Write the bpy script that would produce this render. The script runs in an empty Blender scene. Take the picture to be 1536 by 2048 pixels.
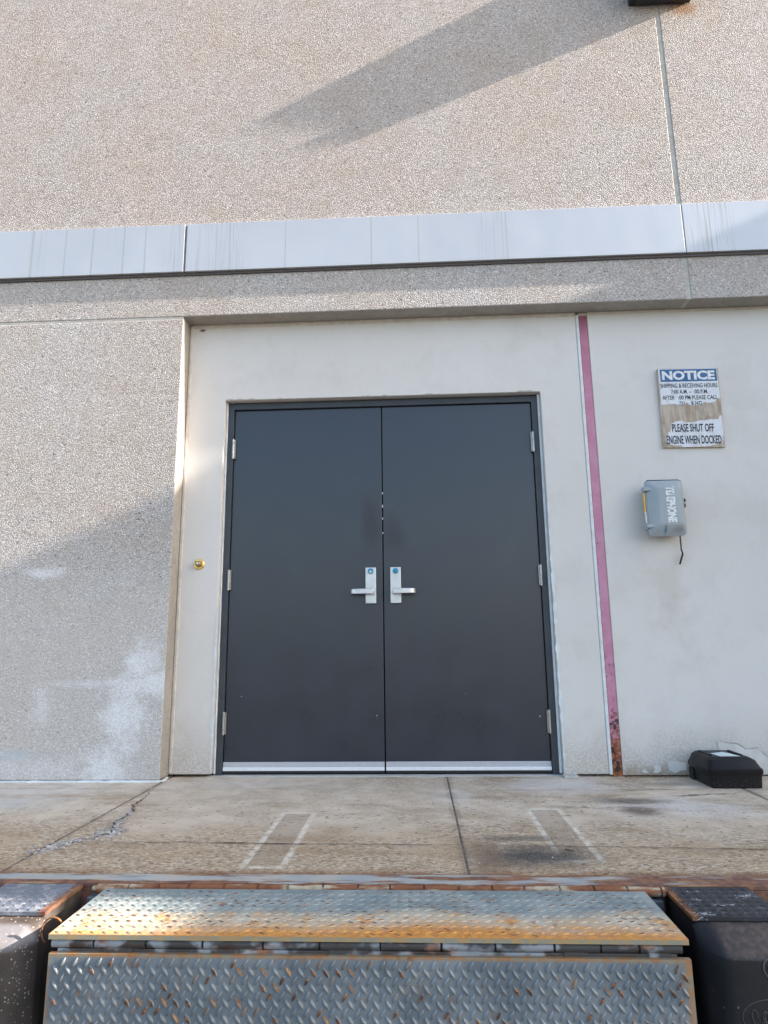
import bpy, bmesh, math, random
from mathutils import Vector, Matrix, noise as mnoise
random.seed(7)
R = math.radians
C = bpy.context.scene.collection
sc = bpy.context.scene

# ---------------------------------------------------------------- camera
cam_d = bpy.data.cameras.new('camera')
cam_d.sensor_fit = 'VERTICAL'; cam_d.sensor_height = 24.0; cam_d.sensor_width = 18.0
cam_d.lens = 24.0 * 1300 / 2048
cam_d.clip_start = 0.05; cam_d.clip_end = 2000
cam = bpy.data.objects.new('camera', cam_d); C.objects.link(cam)
yaw, pitch, roll = -4.61645902e-02, 1.96926386e-01, -1.18322995e-02
f = Vector((math.sin(yaw)*math.cos(pitch), math.cos(yaw)*math.cos(pitch), math.sin(pitch)))
r0 = Vector((math.cos(yaw), -math.sin(yaw), 0)); u0 = r0.cross(f)
r = r0*math.cos(roll) + u0*math.sin(roll); u = -r0*math.sin(roll) + u0*math.cos(roll)
mw = Matrix(((r.x, u.x, -f.x, 0.184378), (r.y, u.y, -f.y, -3.802934), (r.z, u.z, -f.z, 0.711988), (0, 0, 0, 1)))
cam.matrix_world = mw
sc.camera = cam

# ---------------------------------------------------------------- light
SUN_TO = Vector((2.38, -0.142, 1.0)).normalized()       # direction towards the sun: low, grazing the wall from the right
sun_d = bpy.data.lights.new('sun', 'SUN'); sun_d.energy = 4.4; sun_d.angle = R(0.5); sun_d.color = (1.0, 0.87, 0.75)
sun = bpy.data.objects.new('sun', sun_d); C.objects.link(sun)
sun.rotation_euler = (-SUN_TO).to_track_quat('-Z', 'Y').to_euler()
sun.location = (20, -5, 12)
w = bpy.data.worlds.new('World'); sc.world = w; w.use_nodes = True
nt = w.node_tree; nt.nodes.clear()
sky = nt.nodes.new('ShaderNodeTexSky'); sky.sky_type = 'NISHITA'; sky.sun_disc = False
sky.sun_elevation = math.asin(SUN_TO.z); sky.sun_rotation = math.atan2(SUN_TO.x, SUN_TO.y)
sky.air_density = 1.0; sky.dust_density = 2.4; sky.ozone_density = 0.6
bg = nt.nodes.new('ShaderNodeBackground'); bg.inputs[1].default_value = 0.108
wo = nt.nodes.new('ShaderNodeOutputWorld')
nt.links.new(sky.outputs[0], bg.inputs[0]); nt.links.new(bg.outputs[0], wo.inputs[0])
sc.view_settings.view_transform = 'Standard'; sc.view_settings.look = 'None'
sc.view_settings.exposure = 2.15; sc.view_settings.gamma = 1.0

# ---------------------------------------------------------------- node helpers
class E:
    """a scalar/vector/colour socket with operators"""
    def __init__(s, m, o): s.m = m; s.o = o
    def __add__(s, b): return s.m.math('ADD', s, b)
    def __radd__(s, b): return s.m.math('ADD', s, b)
    def __sub__(s, b): return s.m.math('SUBTRACT', s, b)
    def __rsub__(s, b): return s.m.math('SUBTRACT', b, s)
    def __mul__(s, b): return s.m.math('MULTIPLY', s, b)
    def __rmul__(s, b): return s.m.math('MULTIPLY', s, b)
    def __truediv__(s, b): return s.m.math('DIVIDE', s, b)
class Mat:
    def __init__(s, name):
        s.mat = bpy.data.materials.new(name); s.mat.use_nodes = True
        s.nt = s.mat.node_tree; s.b = s.nt.nodes['Principled BSDF']
        g = s.nt.nodes.new('ShaderNodeNewGeometry'); s.pos = E(s, g.outputs['Position'])
        sp = s.nt.nodes.new('ShaderNodeSeparateXYZ'); s.nt.links.new(g.outputs['Position'], sp.inputs[0])
        s.x, s.y, s.z = [E(s, sp.outputs[i]) for i in range(3)]
    def put(s, sock, v):
        if isinstance(v, E): s.nt.links.new(v.o, sock)
        elif isinstance(v, (tuple, list)) and len(v) == 3 and sock.type == 'RGBA': sock.default_value = (*v, 1)
        else: sock.default_value = v
    def math(s, op, a, b=0.0, c=0.0):
        n = s.nt.nodes.new('ShaderNodeMath'); n.operation = op
        s.put(n.inputs[0], a); s.put(n.inputs[1], b); s.put(n.inputs[2], c); return E(s, n.outputs[0])
    def vec(s, x, y, z):
        n = s.nt.nodes.new('ShaderNodeCombineXYZ')
        for i, v in enumerate((x, y, z)): s.put(n.inputs[i], v)
        return E(s, n.outputs[0])
    def noise(s, scale, detail=3, rough=0.55, vec=None, dist=0.0):
        n = s.nt.nodes.new('ShaderNodeTexNoise'); n.inputs['Scale'].default_value = scale
        n.inputs['Detail'].default_value = detail; n.inputs['Roughness'].default_value = rough
        n.inputs['Distortion'].default_value = dist
        s.put(n.inputs['Vector'], vec or s.pos); return E(s, n.outputs['Fac'])
    def voro(s, scale, vec=None, feature='F1'):
        n = s.nt.nodes.new('ShaderNodeTexVoronoi'); n.inputs['Scale'].default_value = scale; n.feature = feature
        s.put(n.inputs['Vector'], vec or s.pos)
        if feature == 'DISTANCE_TO_EDGE': return E(s, n.outputs['Distance']), None
        c = s.nt.nodes.new('ShaderNodeSeparateColor'); s.nt.links.new(n.outputs['Color'], c.inputs[0])
        return E(s, n.outputs['Distance']), E(s, c.outputs[0]), E(s, c.outputs[1])
    def ramp(s, fac, stops, interp='LINEAR'):
        n = s.nt.nodes.new('ShaderNodeValToRGB'); n.color_ramp.interpolation = interp
        cr = n.color_ramp
        while len(cr.elements) < len(stops): cr.elements.new(0.5)
        for e, (p, c) in zip(cr.elements, stops):
            e.position = p; e.color = (*c, 1) if len(c) == 3 else c
        s.put(n.inputs[0], fac); return E(s, n.outputs[0])
    def mix(s, fac, a, b, mode='MIX'):
        n = s.nt.nodes.new('ShaderNodeMix'); n.data_type = 'RGBA'; n.blend_type = mode
        s.put(n.inputs[0], fac); s.put(n.inputs[6], a); s.put(n.inputs[7], b); return E(s, n.outputs[2])
    def step(s, v, a, b, lo=0.0, hi=1.0):
        n = s.nt.nodes.new('ShaderNodeMapRange'); n.interpolation_type = 'SMOOTHSTEP'
        s.put(n.inputs[0], v); n.inputs[1].default_value = a; n.inputs[2].default_value = b
        n.inputs[3].default_value = lo; n.inputs[4].default_value = hi; return E(s, n.outputs[0])
    def ell(s, a, b, ca, cb, ra, rb, soft=0.5, wob=None):
        da = (a - ca) / ra; db = (b - cb) / rb
        d = s.math('SQRT', da*da + db*db)
        if wob is not None: d = d + wob
        return s.step(d, 1 - soft, 1 + soft*0.4, 1.0, 0.0)
    def rect(s, a, b, a0, a1, b0, b1, soft=0.01):
        q = s.step(a, a0-soft, a0+soft) * s.step(a, a1-soft, a1+soft, 1, 0)
        return q * s.step(b, b0-soft, b0+soft) * s.step(b, b1-soft, b1+soft, 1, 0)
    def mx(s, *v):
        q = v[0]
        for k in v[1:]: q = s.math('MAXIMUM', q, k)
        return q
    def bump(s, h, strength=0.5, dist=0.01, normal=None):
        n = s.nt.nodes.new('ShaderNodeBump'); n.inputs['Strength'].default_value = strength
        n.inputs['Distance'].default_value = dist; s.put(n.inputs['Height'], h)
        if normal is not None: s.put(n.inputs['Normal'], normal)
        return E(s, n.outputs[0])
    def out(s, color, rough=0.7, metal=0.0, normal=None, spec=0.5):
        s.put(s.b.inputs['Base Color'], color); s.put(s.b.inputs['Roughness'], rough)
        s.put(s.b.inputs['Metallic'], metal); s.put(s.b.inputs['Specular IOR Level'], spec)
        if normal is not None: s.put(s.b.inputs['Normal'], normal)
        return s.mat

# ---------------------------------------------------------------- materials
def m_precast():
    m = Mat('exposed_aggregate')
    warp = m.noise(35, 2)
    v = m.vec(m.x + warp*0.012, m.y, m.z - warp*0.012)
    d, c1, c2 = m.voro(135, v)
    d2, e1, e2 = m.voro(48, v)
    stone = m.ramp(c1, [(0.0, (0.11, 0.10, 0.095)), (0.05, (0.26, 0.245, 0.235)), (0.14, (0.44, 0.41, 0.39)),
                        (0.42, (0.50, 0.47, 0.455)), (0.62, (0.53, 0.515, 0.515)), (0.84, (0.61, 0.595, 0.595)), (1.0, (0.78, 0.775, 0.78))])
    col = m.mix(m.step(d, 0.30, 0.72), stone, (0.35, 0.335, 0.325))
    col = m.mix(m.step(e1, 0.975, 0.985)*m.step(d2, 0.35, 0.15, 0, 1)*0.9, col, (0.05, 0.045, 0.04))
    big = m.noise(1.3, 4)
    col = m.mix(m.step(big, 0.35, 0.7), col, m.mix(1.0, col, (1.0, 0.95, 0.90), 'MULTIPLY'))
    mid = m.noise(7, 4)
    col = m.mix(m.step(mid, 0.42, 0.75)*0.30, col, (0.36, 0.30, 0.24))
    # pale over-painted patches and grime on the left pier
    wob = m.noise(11, 5, 0.7)*2.8 - 1.4
    wash = m.mx(m.ell(m.x, m.z, -1.33, 0.62, 0.11, 0.12, 0.8, wob), m.ell(m.x, m.z, -1.30, 0.50, 0.16, 0.08, 0.7, wob),
                m.ell(m.x, m.z, -1.42, 0.33, 0.13, 0.22, 0.8, wob), m.ell(m.x, m.z, -1.50, 0.05, 0.13, 0.14, 0.8, wob),
                m.rect(m.x, m.z, -1.86, -1.36, 0.485, 0.52, 0.02)*m.step(m.noise(9, 4), 0.35, 0.65)*0.6, m.rect(m.x, m.z, -1.93, -1.845, 0.22, 0.50, 0.05)*m.step(m.noise(8, 4), 0.35, 0.65)*0.6,
                m.ell(m.x, m.z, -1.92, 1.12, 0.14, 0.035, 0.9, wob)*0.8,
                m.ell(m.x, m.z, -1.95, 0.06, 0.45, 0.07, 0.8, wob)*0.4)
    wash = wash * m.step(m.x, -1.18, -1.2, 0, 1)
    col = m.mix(wash*m.step(d, 0.75, 0.15, 0.45, 0.95), col, (0.76, 0.80, 0.86))
    blue = m.ell(m.x, m.z, -2.05, 0.13, 0.26, 0.03, 0.8, wob) * m.step(m.x, -1.6, -1.8)
    col = m.mix(blue*0.5, col, (0.30, 0.42, 0.52))
    col = m.mix(m.step(m.z, 3.25, 3.35), col, m.mix(1.0, col, (0.98, 0.95, 0.93), 'MULTIPLY'))
    rust = m.ell(m.x, m.z, 2.02, 4.76, 0.10, 0.07, 0.8, m.noise(40, 3)*1.2 - 0.6)
    col = m.mix(rust*0.8, col, (0.30, 0.15, 0.06))
    low = m.step(m.z, 0.0, 0.20, 1, 0)*m.step(m.noise(3, 4), 0.4, 0.7)*0.25
    pale = m.step(m.z + m.noise(1.5, 3)*0.5, 1.0, 1.7, 1, 0)*m.step(m.x, -1.18, -1.19, 0, 1)
    col = m.mix(pale*0.32, col, (0.67, 0.665, 0.66))
    col = m.mix(low, col, (0.38, 0.35, 0.32))
    h = m.step(d, 0.75, 0.1, 0, 1)*(0.6 + c2*0.6)
    n = m.bump(h * (1.0 - wash*0.6), 0.75, 0.0032)
    return m.out(col, 0.75, 0, n, 0.35)
def m_plain_conc(name, base, dark, sc_=30):
    m = Mat(name)
    a = m.noise(sc_, 5); b = m.noise(3.0, 4); v, c1, _ = m.voro(60)
    col = m.mix(m.step(b, 0.35, 0.7), base, dark)
    col = m.mix(m.step(a, 0.4, 0.7)*0.35, col, tuple(k*0.6 for k in base))
    col = m.mix(m.step(c1, 0.95, 0.97)*m.step(v, 0.3, 0.1, 0, 1), col, (0.06, 0.05, 0.045))
    return m.out(col, 0.85, 0, m.bump(a, 0.4, 0.003), 0.3)
def m_stucco():
    m = Mat('painted_stucco')
    fine = m.noise(230, 3, 0.6); g = m.noise(90, 2)
    big = m.noise(1.1, 4); md = m.noise(9, 5)
    col = m.mix(m.step(big, 0.35, 0.7), (0.625, 0.605, 0.58), (0.655, 0.64, 0.62))
    col = m.mix(m.step(md, 0.5, 0.8)*0.18, col, (0.45, 0.42, 0.38))
    col = m.mix(m.step(fine, 0.30, 0.42, 1, 0)*0.25, col, (0.30, 0.28, 0.26))
    # splash-back grime along the bottom, rust spot and run under the phone box
    wz = m.noise(6, 4)*0.30
    low = m.step(m.z + wz, 0.10, 0.52, 1, 0)
    pit = m.step(m.noise(120, 2), 0.42, 0.56)
    col = m.mix(low*(0.35 + pit*0.65)*0.68, col, (0.33, 0.28, 0.225))
    grm = m.step(m.noise(2.6, 5, 0.65), 0.50, 0.72); col = m.mix(grm*0.16, col, (0.40, 0.36, 0.31))
    vl = m.step(m.z + m.noise(12, 3)*0.10, 0.03, 0.13, 1, 0)*m.step(m.x, 1.27, 1.3)
    col = m.mix(vl*0.65, col, (0.26, 0.19, 0.11))
    cv, cc, _ = m.voro(16); chipm = m.step(cc, 0.955, 0.965)*m.step(cv + fine*0.35, 0.30, 0.24, 0, 1)*m.step(m.z, 0.15, 0.5, 1, 0)
    col = m.mix(chipm*0.7, col, (0.36, 0.33, 0.29))
    run = m.rect(m.x, m.z, 1.50, 1.72, 0.55, 1.27, 0.09)*m.step(m.noise(7, 3), 0.35, 0.65)
    col = m.mix(run*0.28, col, (0.42, 0.36, 0.28))
    spot = m.ell(m.x, m.z, -1.12, 2.652, 0.019, 0.010, 0.8, m.noise(60, 3)*1.6 - 0.8)
    col = m.mix(spot, col, (0.17, 0.05, 0.02))
    n = m.bump(fine + g*0.8, 0.28, 0.002)
    return m.out(col, 0.8, 0, n, 0.3)
def m_fascia():
    m = Mat('anodised_fascia')
    sx = m.vec(m.x*1.0, 0.0, m.z*0.012)
    s1 = m.noise(70, 2, 0.5, sx); s2 = m.noise(210, 2, 0.5, sx); cl = m.noise(2.2, 2, 0.5, sx)
    clus = m.mx(m.step(m.math('ABSOLUTE', m.x + 1.27), 0.03, 0.10, 1, 0), m.step(m.math('ABSOLUTE', m.x + 0.93), 0.02, 0.16, 1, 0),
                m.step(m.math('ABSOLUTE', m.x - 2.01), 0.08, 0.20, 1, 0), m.step(cl, 0.52, 0.68)*0.55)
    st = m.mx(m.step(s1, 0.56, 0.68)*0.8, m.step(s2, 0.54, 0.70))*clus
    fade = m.step(m.z + m.noise(30, 2, 0.5, m.vec(m.x, 0.0, 0.0))*0.3, 3.0, 3.35, 0.55, 1.0)
    lines = None
    for xx, ww in ((-2.19, .008), (-1.975, .005), (-1.80, .006), (-1.60, .005), (-0.575, .003), (-0.04, .004), (0.25, .0035), (0.79, .003), (-1.46, .004)):
        q = m.step(m.math('ABSOLUTE', m.x - xx + m.noise(1.5, 1)*0.01 - 0.005), ww*0.3, ww*1.5, 1, 0)
        lines = q if lines is None else m.mx(lines, q)
    st = m.mx(st*fade, lines*0.55)
    col = m.mix(st*0.75, (0.54, 0.56, 0.585), (0.19, 0.175, 0.165))
    col = m.mix(m.step(m.noise(0.9, 3), 0.35, 0.7)*0.5, col, (0.46, 0.475, 0.50))
    return m.out(col, m.step(st, 0, 1, 0.36, 0.7), 0.25, m.bump(m.noise(2.2, 2), 0.25, 0.02), 0.6)
def m_door():
    m = Mat('charcoal_door_paint')
    a = m.noise(5, 5); sm = m.mx(m.ell(m.x, m.z, -0.07, 1.40, 0.07, 0.22, 0.9, m.noise(9, 4)*1.6 - 0.8),
                                 m.ell(m.x, m.z, 0.06, 1.33, 0.08, 0.12, 0.9, m.noise(9, 4)*1.6 - 0.8))
    col = m.mix(m.step(a, 0.35, 0.7), (0.010, 0.0155, 0.029), (0.013, 0.0185, 0.034))
    col = m.mix(sm*0.45, col, (0.016, 0.015, 0.017))
    sv = m.vec(m.x*0.5, 0.0, m.z*3.0)
    scf = m.step(m.noise(26, 4, 0.7, sv, 0.6), 0.66, 0.72)*m.step(m.z, 0.25, 0.7, 1, 0.0)*m.step(m.noise(2.5, 3), 0.5, 0.62)
    col = m.mix(scf*0.30, col, (0.12, 0.12, 0.13))
    v, c1, _ = m.voro(22)
    fleck = m.step(c1, 0.985, 0.99)*m.step(v, 0.13, 0.06, 0, 1)*m.step(m.z, 0.75, 1.0, 1, 0)
    col = m.mix(fleck*0.8, col, (0.45, 0.45, 0.45))
    hand = m.ell(m.x, m.z, 0.0, 1.0, 0.24, 0.22, 0.9, m.noise(9, 5)*1.8 - 0.9)*0.5
    return m.out(col, m.step(a, 0.3, 0.7, 0.27, 0.34) + sm*0.22 + hand*0.12, 0, m.bump(m.noise(260, 2) + m.noise(1.7, 2)*5.0, 0.05, 0.001), 0.80)
def simple(name, col, rough=0.5, metal=0.0, var=0.15, scale=20, spec=0.5, bump=0.0):
    m = Mat(name); a = m.noise(scale, 5)
    c = m.mix(m.step(a, 0.35, 0.7), col, tuple(k*(1 - var) for k in col))
    return m.out(c, m.step(a, 0.3, 0.7, rough, min(1, rough + 0.08)), metal, m.bump(a, bump, 0.002) if bump else None, spec)
def m_column():
    m = Mat('pink_faded_steel_paint')
    a = m.noise(14, 5); b = m.noise(55, 4)
    col = m.mix(m.step(a, 0.35, 0.7), (0.46, 0.195, 0.30), (0.50, 0.25, 0.36))
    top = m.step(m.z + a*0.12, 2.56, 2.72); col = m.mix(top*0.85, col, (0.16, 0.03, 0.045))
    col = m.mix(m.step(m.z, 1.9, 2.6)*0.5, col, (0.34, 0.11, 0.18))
    edge = m.step(m.math('ABSOLUTE', m.x - 1.249), 0.019, 0.027)*m.step(b, 0.38, 0.50)
    ru = m.mx(m.step(m.z + b*0.5 + a*0.5, 0.56, 0.86, 1, 0), edge*0.8)
    col = m.mix(ru, col, m.mix(m.step(b, 0.4, 0.65), (0.17, 0.05, 0.02), (0.34, 0.115, 0.04)))
    sp = m.step(m.noise(24, 4), 0.55, 0.62)*m.step(m.z, 0.45, 0.72, 1, 0) + m.step(m.noise(38, 2), 0.72, 0.76)
    col = m.mix(sp, col, (0.035, 0.015, 0.012))
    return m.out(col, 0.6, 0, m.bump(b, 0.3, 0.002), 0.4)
def m_floor():
    m = Mat('worn_dock_concrete')
    big = m.noise(1.6, 5); md = m.noise(8, 5); fine = m.noise(90, 4); ff = m.noise(230, 2)
    wob = m.noise(4.5, 5)*1.2 - 0.6; wob2 = m.noise(14, 4)*0.9 - 0.45
    pale = m.mix(m.step(md, 0.35, 0.7), (0.69, 0.595, 0.475), (0.56, 0.46, 0.345))
    tan = m.mix(m.step(md, 0.35, 0.7), (0.47, 0.315, 0.165), (0.33, 0.215, 0.11))
    front = m.step(m.y + m.noise(3, 4)*0.5, -1.28, -0.62, 1, 0)
    col = m.mix(front, pale, tan)
    col = m.mix(m.step(m.y, -1.30, -1.26, 1, 0)*0.30, col, (0.38, 0.29, 0.17))
    # exposed aggregate and pits where the paste has worn away
    sx = m.vec(m.x*0.6, m.y, m.z)
    v, c1, c2 = m.voro(150, sx)
    agg = m.ramp(c1, [(0, (0.14, 0.12, 0.10)), (0.15, (0.34, 0.27, 0.21)), (0.5, (0.50, 0.38, 0.24)), (0.8, (0.60, 0.50, 0.37)), (1, (0.74, 0.68, 0.58))])
    worn = m.step(m.noise(2.4, 5) + front*0.22 + m.noise(14, 4)*0.3, 0.56, 0.86)
    col = m.mix(worn*0.8, col, agg)
    v2, p1, p2 = m.voro(52, m.vec(m.x*0.55 + m.noise(20, 3)*0.03, m.y + m.noise(17, 3)*0.03, m.z))
    pits = m.step(p1, 0.60, 0.66)*m.step(v2 + fine*0.25, 0.42, 0.26, 0, 1)*m.step(m.y + m.noise(5, 3)*0.5, -0.1, -0.5, 0.05, 1)
    col = m.mix(pits*0.8, col, (0.10, 0.085, 0.075))
    # efflorescence near the door and at the left, oil stains, rust bleeding off the steel edge
    eff = m.mx(m.ell(m.x, m.y, 0.9, -0.28, 0.35, 0.20, 0.9, wob), m.ell(m.x, m.y, 1.35, -0.72, 0.38, 0.22, 0.9, wob),
               m.ell(m.x, m.y, -1.85, -0.42, 0.5, 0.30, 0.9, wob), m.ell(m.x, m.y, 0.35, -0.5, 0.12, 0.16, 0.9, wob)*0.7,
               m.ell(m.x, m.y, -0.8, -0.25, 0.5, 0.16, 0.9, wob)*0.4)
    col = m.mix(eff*0.6, col, (0.66, 0.64, 0.62))
    bl = m.ell(m.x, m.y, -1.78, -0.70, 0.30, 0.20, 0.9, wob); col = m.mix(bl*0.35, col, (0.40, 0.50, 0.56))
    br = m.step(m.noise(3.1, 5, 0.6, m.vec(m.x*0.7, m.y*1.6, m.z)), 0.50, 0.68)
    col = m.mix(br*0.55, col, (0.34, 0.235, 0.135))
    for a0, a1, b0, b1 in ((-0.392, -0.282, -1.485, -0.83), (0.665, 0.775, -1.415, -0.765)):
        ins = m.rect(m.x, m.y, a0, a1, b0, b1, 0.004)
        outr = m.rect(m.x, m.y, a0 - 0.022, a1 + 0.022, b0 - 0.03, b1 + 0.03, 0.008)
        col = m.mix(outr*(1.0 - ins)*m.step(m.noise(24, 5, 0.7), 0.38, 0.62, 0.15, 0.85), col, (0.78, 0.74, 0.65))
        col = m.mix(ins*0.4, col, (0.30, 0.24, 0.18))
    dk = m.mx(m.ell(m.x, m.y, 0.57, -1.38, 0.24, 0.14, 0.9, wob2), m.ell(m.x, m.y, 0.55, -1.18, 0.2, 0.05, 0.9, wob2)*0.7)
    col = m.mix(dk*(0.6 + ff*0.7), col, (0.075, 0.068, 0.064))
    dk2 = m.mx(m.ell(m.x, m.y, 1.13, -0.60, 0.22, 0.07, 0.9, wob2), m.ell(m.x, m.y, 1.13, -0.78, 0.09, 0.09, 0.9, wob2), m.ell(m.x, m.y, 1.45, -0.25, 0.2, 0.06, 0.9, wob2)*0.6)
    col = m.mix(dk2*0.8, col, (0.11, 0.085, 0.065))
    band = m.rect(m.x, m.y, 0.36, 0.46, -1.6, -1.22, 0.02) * 0.5
    col = m.mix(band, col, (0.20, 0.14, 0.09))
    rb = m.step(m.y + m.noise(7, 4)*0.12, -1.525, -1.44, 1, 0)*m.step(m.noise(2.2, 4), 0.36, 0.5)
    col = m.mix(rb*0.85, col, (0.20, 0.085, 0.035))
    jd = None
    for xx in (-1.185, 0.336, 1.762):
        q = m.step(m.math('ABSOLUTE', m.x - xx), 0.006, 0.035, 1, 0); jd = q if jd is None else m.mx(jd, q)
    col = m.mix(jd*0.45*m.step(md, 0.3, 0.6), col, (0.19, 0.155, 0.12))
    col = m.mix(m.step(ff, 0.46, 0.68)*0.34, col, m.mix(1.0, col, (0.55, 0.52, 0.5), 'MULTIPLY'))
    col = m.mix(m.step(ff, 0.42, 0.32, 0, 1)*0.25, col, (0.62, 0.59, 0.55))
    h = fine*0.8 + ff*0.4 + m.step(v, 0.7, 0.1, 0, 1)*0.5*worn - pits*1.2
    return m.out(col, m.step(dk, 0, 1, 0.8, 0.55), 0, m.bump(h, 0.7, 0.006), 0.35)
def m_steel(name, kind):
    m = Mat(name)
    a = m.noise(9, 5); b = m.noise(38, 5); c = m.noise(120, 3); big = m.noise(2.6, 4)
    rustc = m.mix(m.step(b, 0.38, 0.66), (0.30, 0.11, 0.03), (0.15, 0.05, 0.022))
    if kind == 'ramp':
        col = m.mix(m.step(a, 0.35, 0.68), (0.19, 0.235, 0.24), (0.29, 0.325, 0.315))
        t = m.y + (big - 0.5)*0.16 + (b - 0.5)*0.05
        col = m.mix(m.step(t, -1.93, -1.86, 1, 0)*0.85, col, m.mix(m.step(a, 0.3, 0.7), (0.50, 0.40, 0.27), (0.55, 0.49, 0.38)))
        og = m.step(t + m.step(m.x, -0.75, -0.2, 0.05, 0), -2.02, -1.925, 1, 0)
        col = m.mix(m.mx(og, m.step(m.noise(11, 5, 0.65), 0.50, 0.66)*m.step(t, -1.93, -1.86, 1, 0)*0.8)*0.92, col, m.mix(m.step(b, 0.35, 0.65), (0.60, 0.27, 0.04), (0.47, 0.18, 0.03)))
        spots = m.step(m.noise(26, 4), 0.60, 0.70)
        col = m.mix(spots*0.6, col, rustc); rough = 0.62; metal = 0.0
        col = m.mix(m.step(m.z, -0.0035, -0.0025, 1, 0), col, m.mix(m.step(b, 0.4, 0.6), (0.25, 0.245, 0.19), (0.36, 0.25, 0.12)))
    elif kind == 'lip':
        col = m.mix(m.step(a, 0.35, 0.68), (0.15, 0.18, 0.205), (0.235, 0.265, 0.29))
        ed = m.mx(m.step(m.z + (b - 0.5)*0.012, -0.056, -0.049), m.step(m.x + (b - 0.5)*0.03, 0.800, 0.822), m.step(m.x, -0.750, -0.744, 1, 0)*0.6)
        col = m.mix(ed*0.85, col, m.mix(m.step(b, 0.4, 0.6), (0.42, 0.19, 0.05), (0.30, 0.25, 0.17)))
        col = m.mix(m.step(m.noise(7, 4, 0.6), 0.58, 0.72)*0.5, col, (0.33, 0.30, 0.25))
        sv = m.vec(m.x, m.y, m.z*0.35)
        bleed = m.step(m.noise(48, 5, 0.65, sv), 0.57, 0.66)*m.step(m.noise(5.5, 3), 0.44, 0.60)
        col = m.mix(bleed*0.75, col, m.mix(m.step(c, 0.4, 0.6), (0.34, 0.15, 0.04), (0.16, 0.075, 0.035)))
        col = m.mix(m.step(m.noise(30, 4, 0.6, sv), 0.58, 0.70)*0.4, col, (0.10, 0.11, 0.12))
        rough = 0.45; metal = 0.25
    elif kind == 'edge':
        col = m.mix(m.step(a, 0.35, 0.68), (0.33, 0.37, 0.38), (0.43, 0.42, 0.38))
        sv = m.vec(m.x*0.22, m.y*1.6, m.z)
        ru = m.step(m.noise(13, 5, 0.6, sv) + m.step(m.x, 0.3, 1.3, 0, 0.10) + m.step(m.y, -1.655, -1.62, 0.12, 0), 0.48, 0.59)
        col = m.mix(ru*0.92, col, m.mix(m.step(b, 0.4, 0.6), (0.24, 0.09, 0.035), (0.12, 0.04, 0.022)))
        ru2 = m.step(m.noise(21, 5, 0.6, sv), 0.55, 0.66); col = m.mix(ru2*0.5, col, (0.50, 0.36, 0.18))
        rough = 0.6; metal = 0.0
    elif kind == 'tube':
        col = m.mix(m.step(a, 0.35, 0.68), (0.24, 0.27, 0.31), (0.32, 0.34, 0.37))
        sv = m.vec(m.x, m.y, m.z*2.0)
        ru = m.step(m.noise(11, 5, 0.6, sv), 0.52, 0.62); col = m.mix(ru*0.8, col, rustc)
        gr = m.step(m.noise(9, 3, 0.6, m.vec(m.x, 0.0, m.z*1.5)), 0.44, 0.54); col = m.mix(gr*0.9, col, (0.035, 0.03, 0.028))
        rough = 0.5; metal = 0.15
    elif kind == 'hinge':
        sv = m.vec(m.x*0.5, m.y*2, m.z*2)
        col = m.mix(m.step(m.noise(15, 4, 0.6, sv), 0.36, 0.50), (0.44, 0.38, 0.27), (0.22, 0.085, 0.035))
        col = m.mix(m.step(b, 0.5, 0.7)*0.7, col, (0.11, 0.04, 0.02)); rough = 0.7; metal = 0.0
    elif kind == 'rusty_tip':
        col = m.mix(m.step(b, 0.35, 0.6), (0.22, 0.08, 0.028), (0.065, 0.03, 0.02)); col = m.mix(m.step(c, 0.5, 0.7)*0.6, col, (0.5, 0.25, 0.06))
        rough = 0.7; metal = 0.0
    elif kind == 'cream_tip':
        col = m.mix(m.step(b, 0.35, 0.6), (0.34, 0.19, 0.08), (0.20, 0.10, 0.045)); rough = 0.7; metal = 0.0
    elif kind == 'dark_plate_rust':
        col = m.mix(m.step(b, 0.35, 0.6), (0.38, 0.16, 0.05), (0.13, 0.05, 0.03)); rough = 0.7; metal = 0.0
    return m.out(col, m.step(b, 0.3, 0.7, rough, rough + 0.12), metal, m.bump(b*0.7 + c*0.5, 0.25, 0.0015), 0.5)
def m_boxplate(name, dark):
    m = Mat(name); a = m.noise(9, 5); b = m.noise(40, 5)
    if dark:
        col = m.mix(m.step(a, 0.35, 0.68), (0.020, 0.023, 0.031), (0.032, 0.035, 0.044))
        sc1 = m.noise(34, 4, 0.6, m.vec(m.x*0.5, m.y*1.6, m.z), 1.5)
        ch = m.step(sc1, 0.60, 0.64)*m.step(m.noise(7, 3), 0.50, 0.60)
        ch = m.mx(ch*0.8, m.ell(m.x, m.y, 1.11, -1.72, 0.07, 0.04, 0.5, m.noise(45, 4, 0.6, None, 2.0)*4.4 - 1.5)*0.6)
        col = m.mix(ch, col, (0.55, 0.57, 0.62)); ro = 0.5
        e = m.step(m.x + (b - 0.5)*0.02, 0.905, 0.925, 1, 0)
    else:
        col = m.mix(m.step(a, 0.35, 0.68), (0.13, 0.155, 0.20), (0.19, 0.21, 0.25))
        col = m.mix(m.step(m.noise(30, 4), 0.5, 0.65)*0.5, col, (0.45, 0.45, 0.47)); ro = 0.42
        e = m.step(m.x + (b - 0.5)*0.02, -0.885, -0.872)
    col = m.mix(e*0.85, col, m.mix(m.step(b, 0.4, 0.6), (0.36, 0.15, 0.045), (0.15, 0.06, 0.03)))
    return m.out(col, ro, 0.2, m.bump(b, 0.2, 0.001), 0.5)
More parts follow.
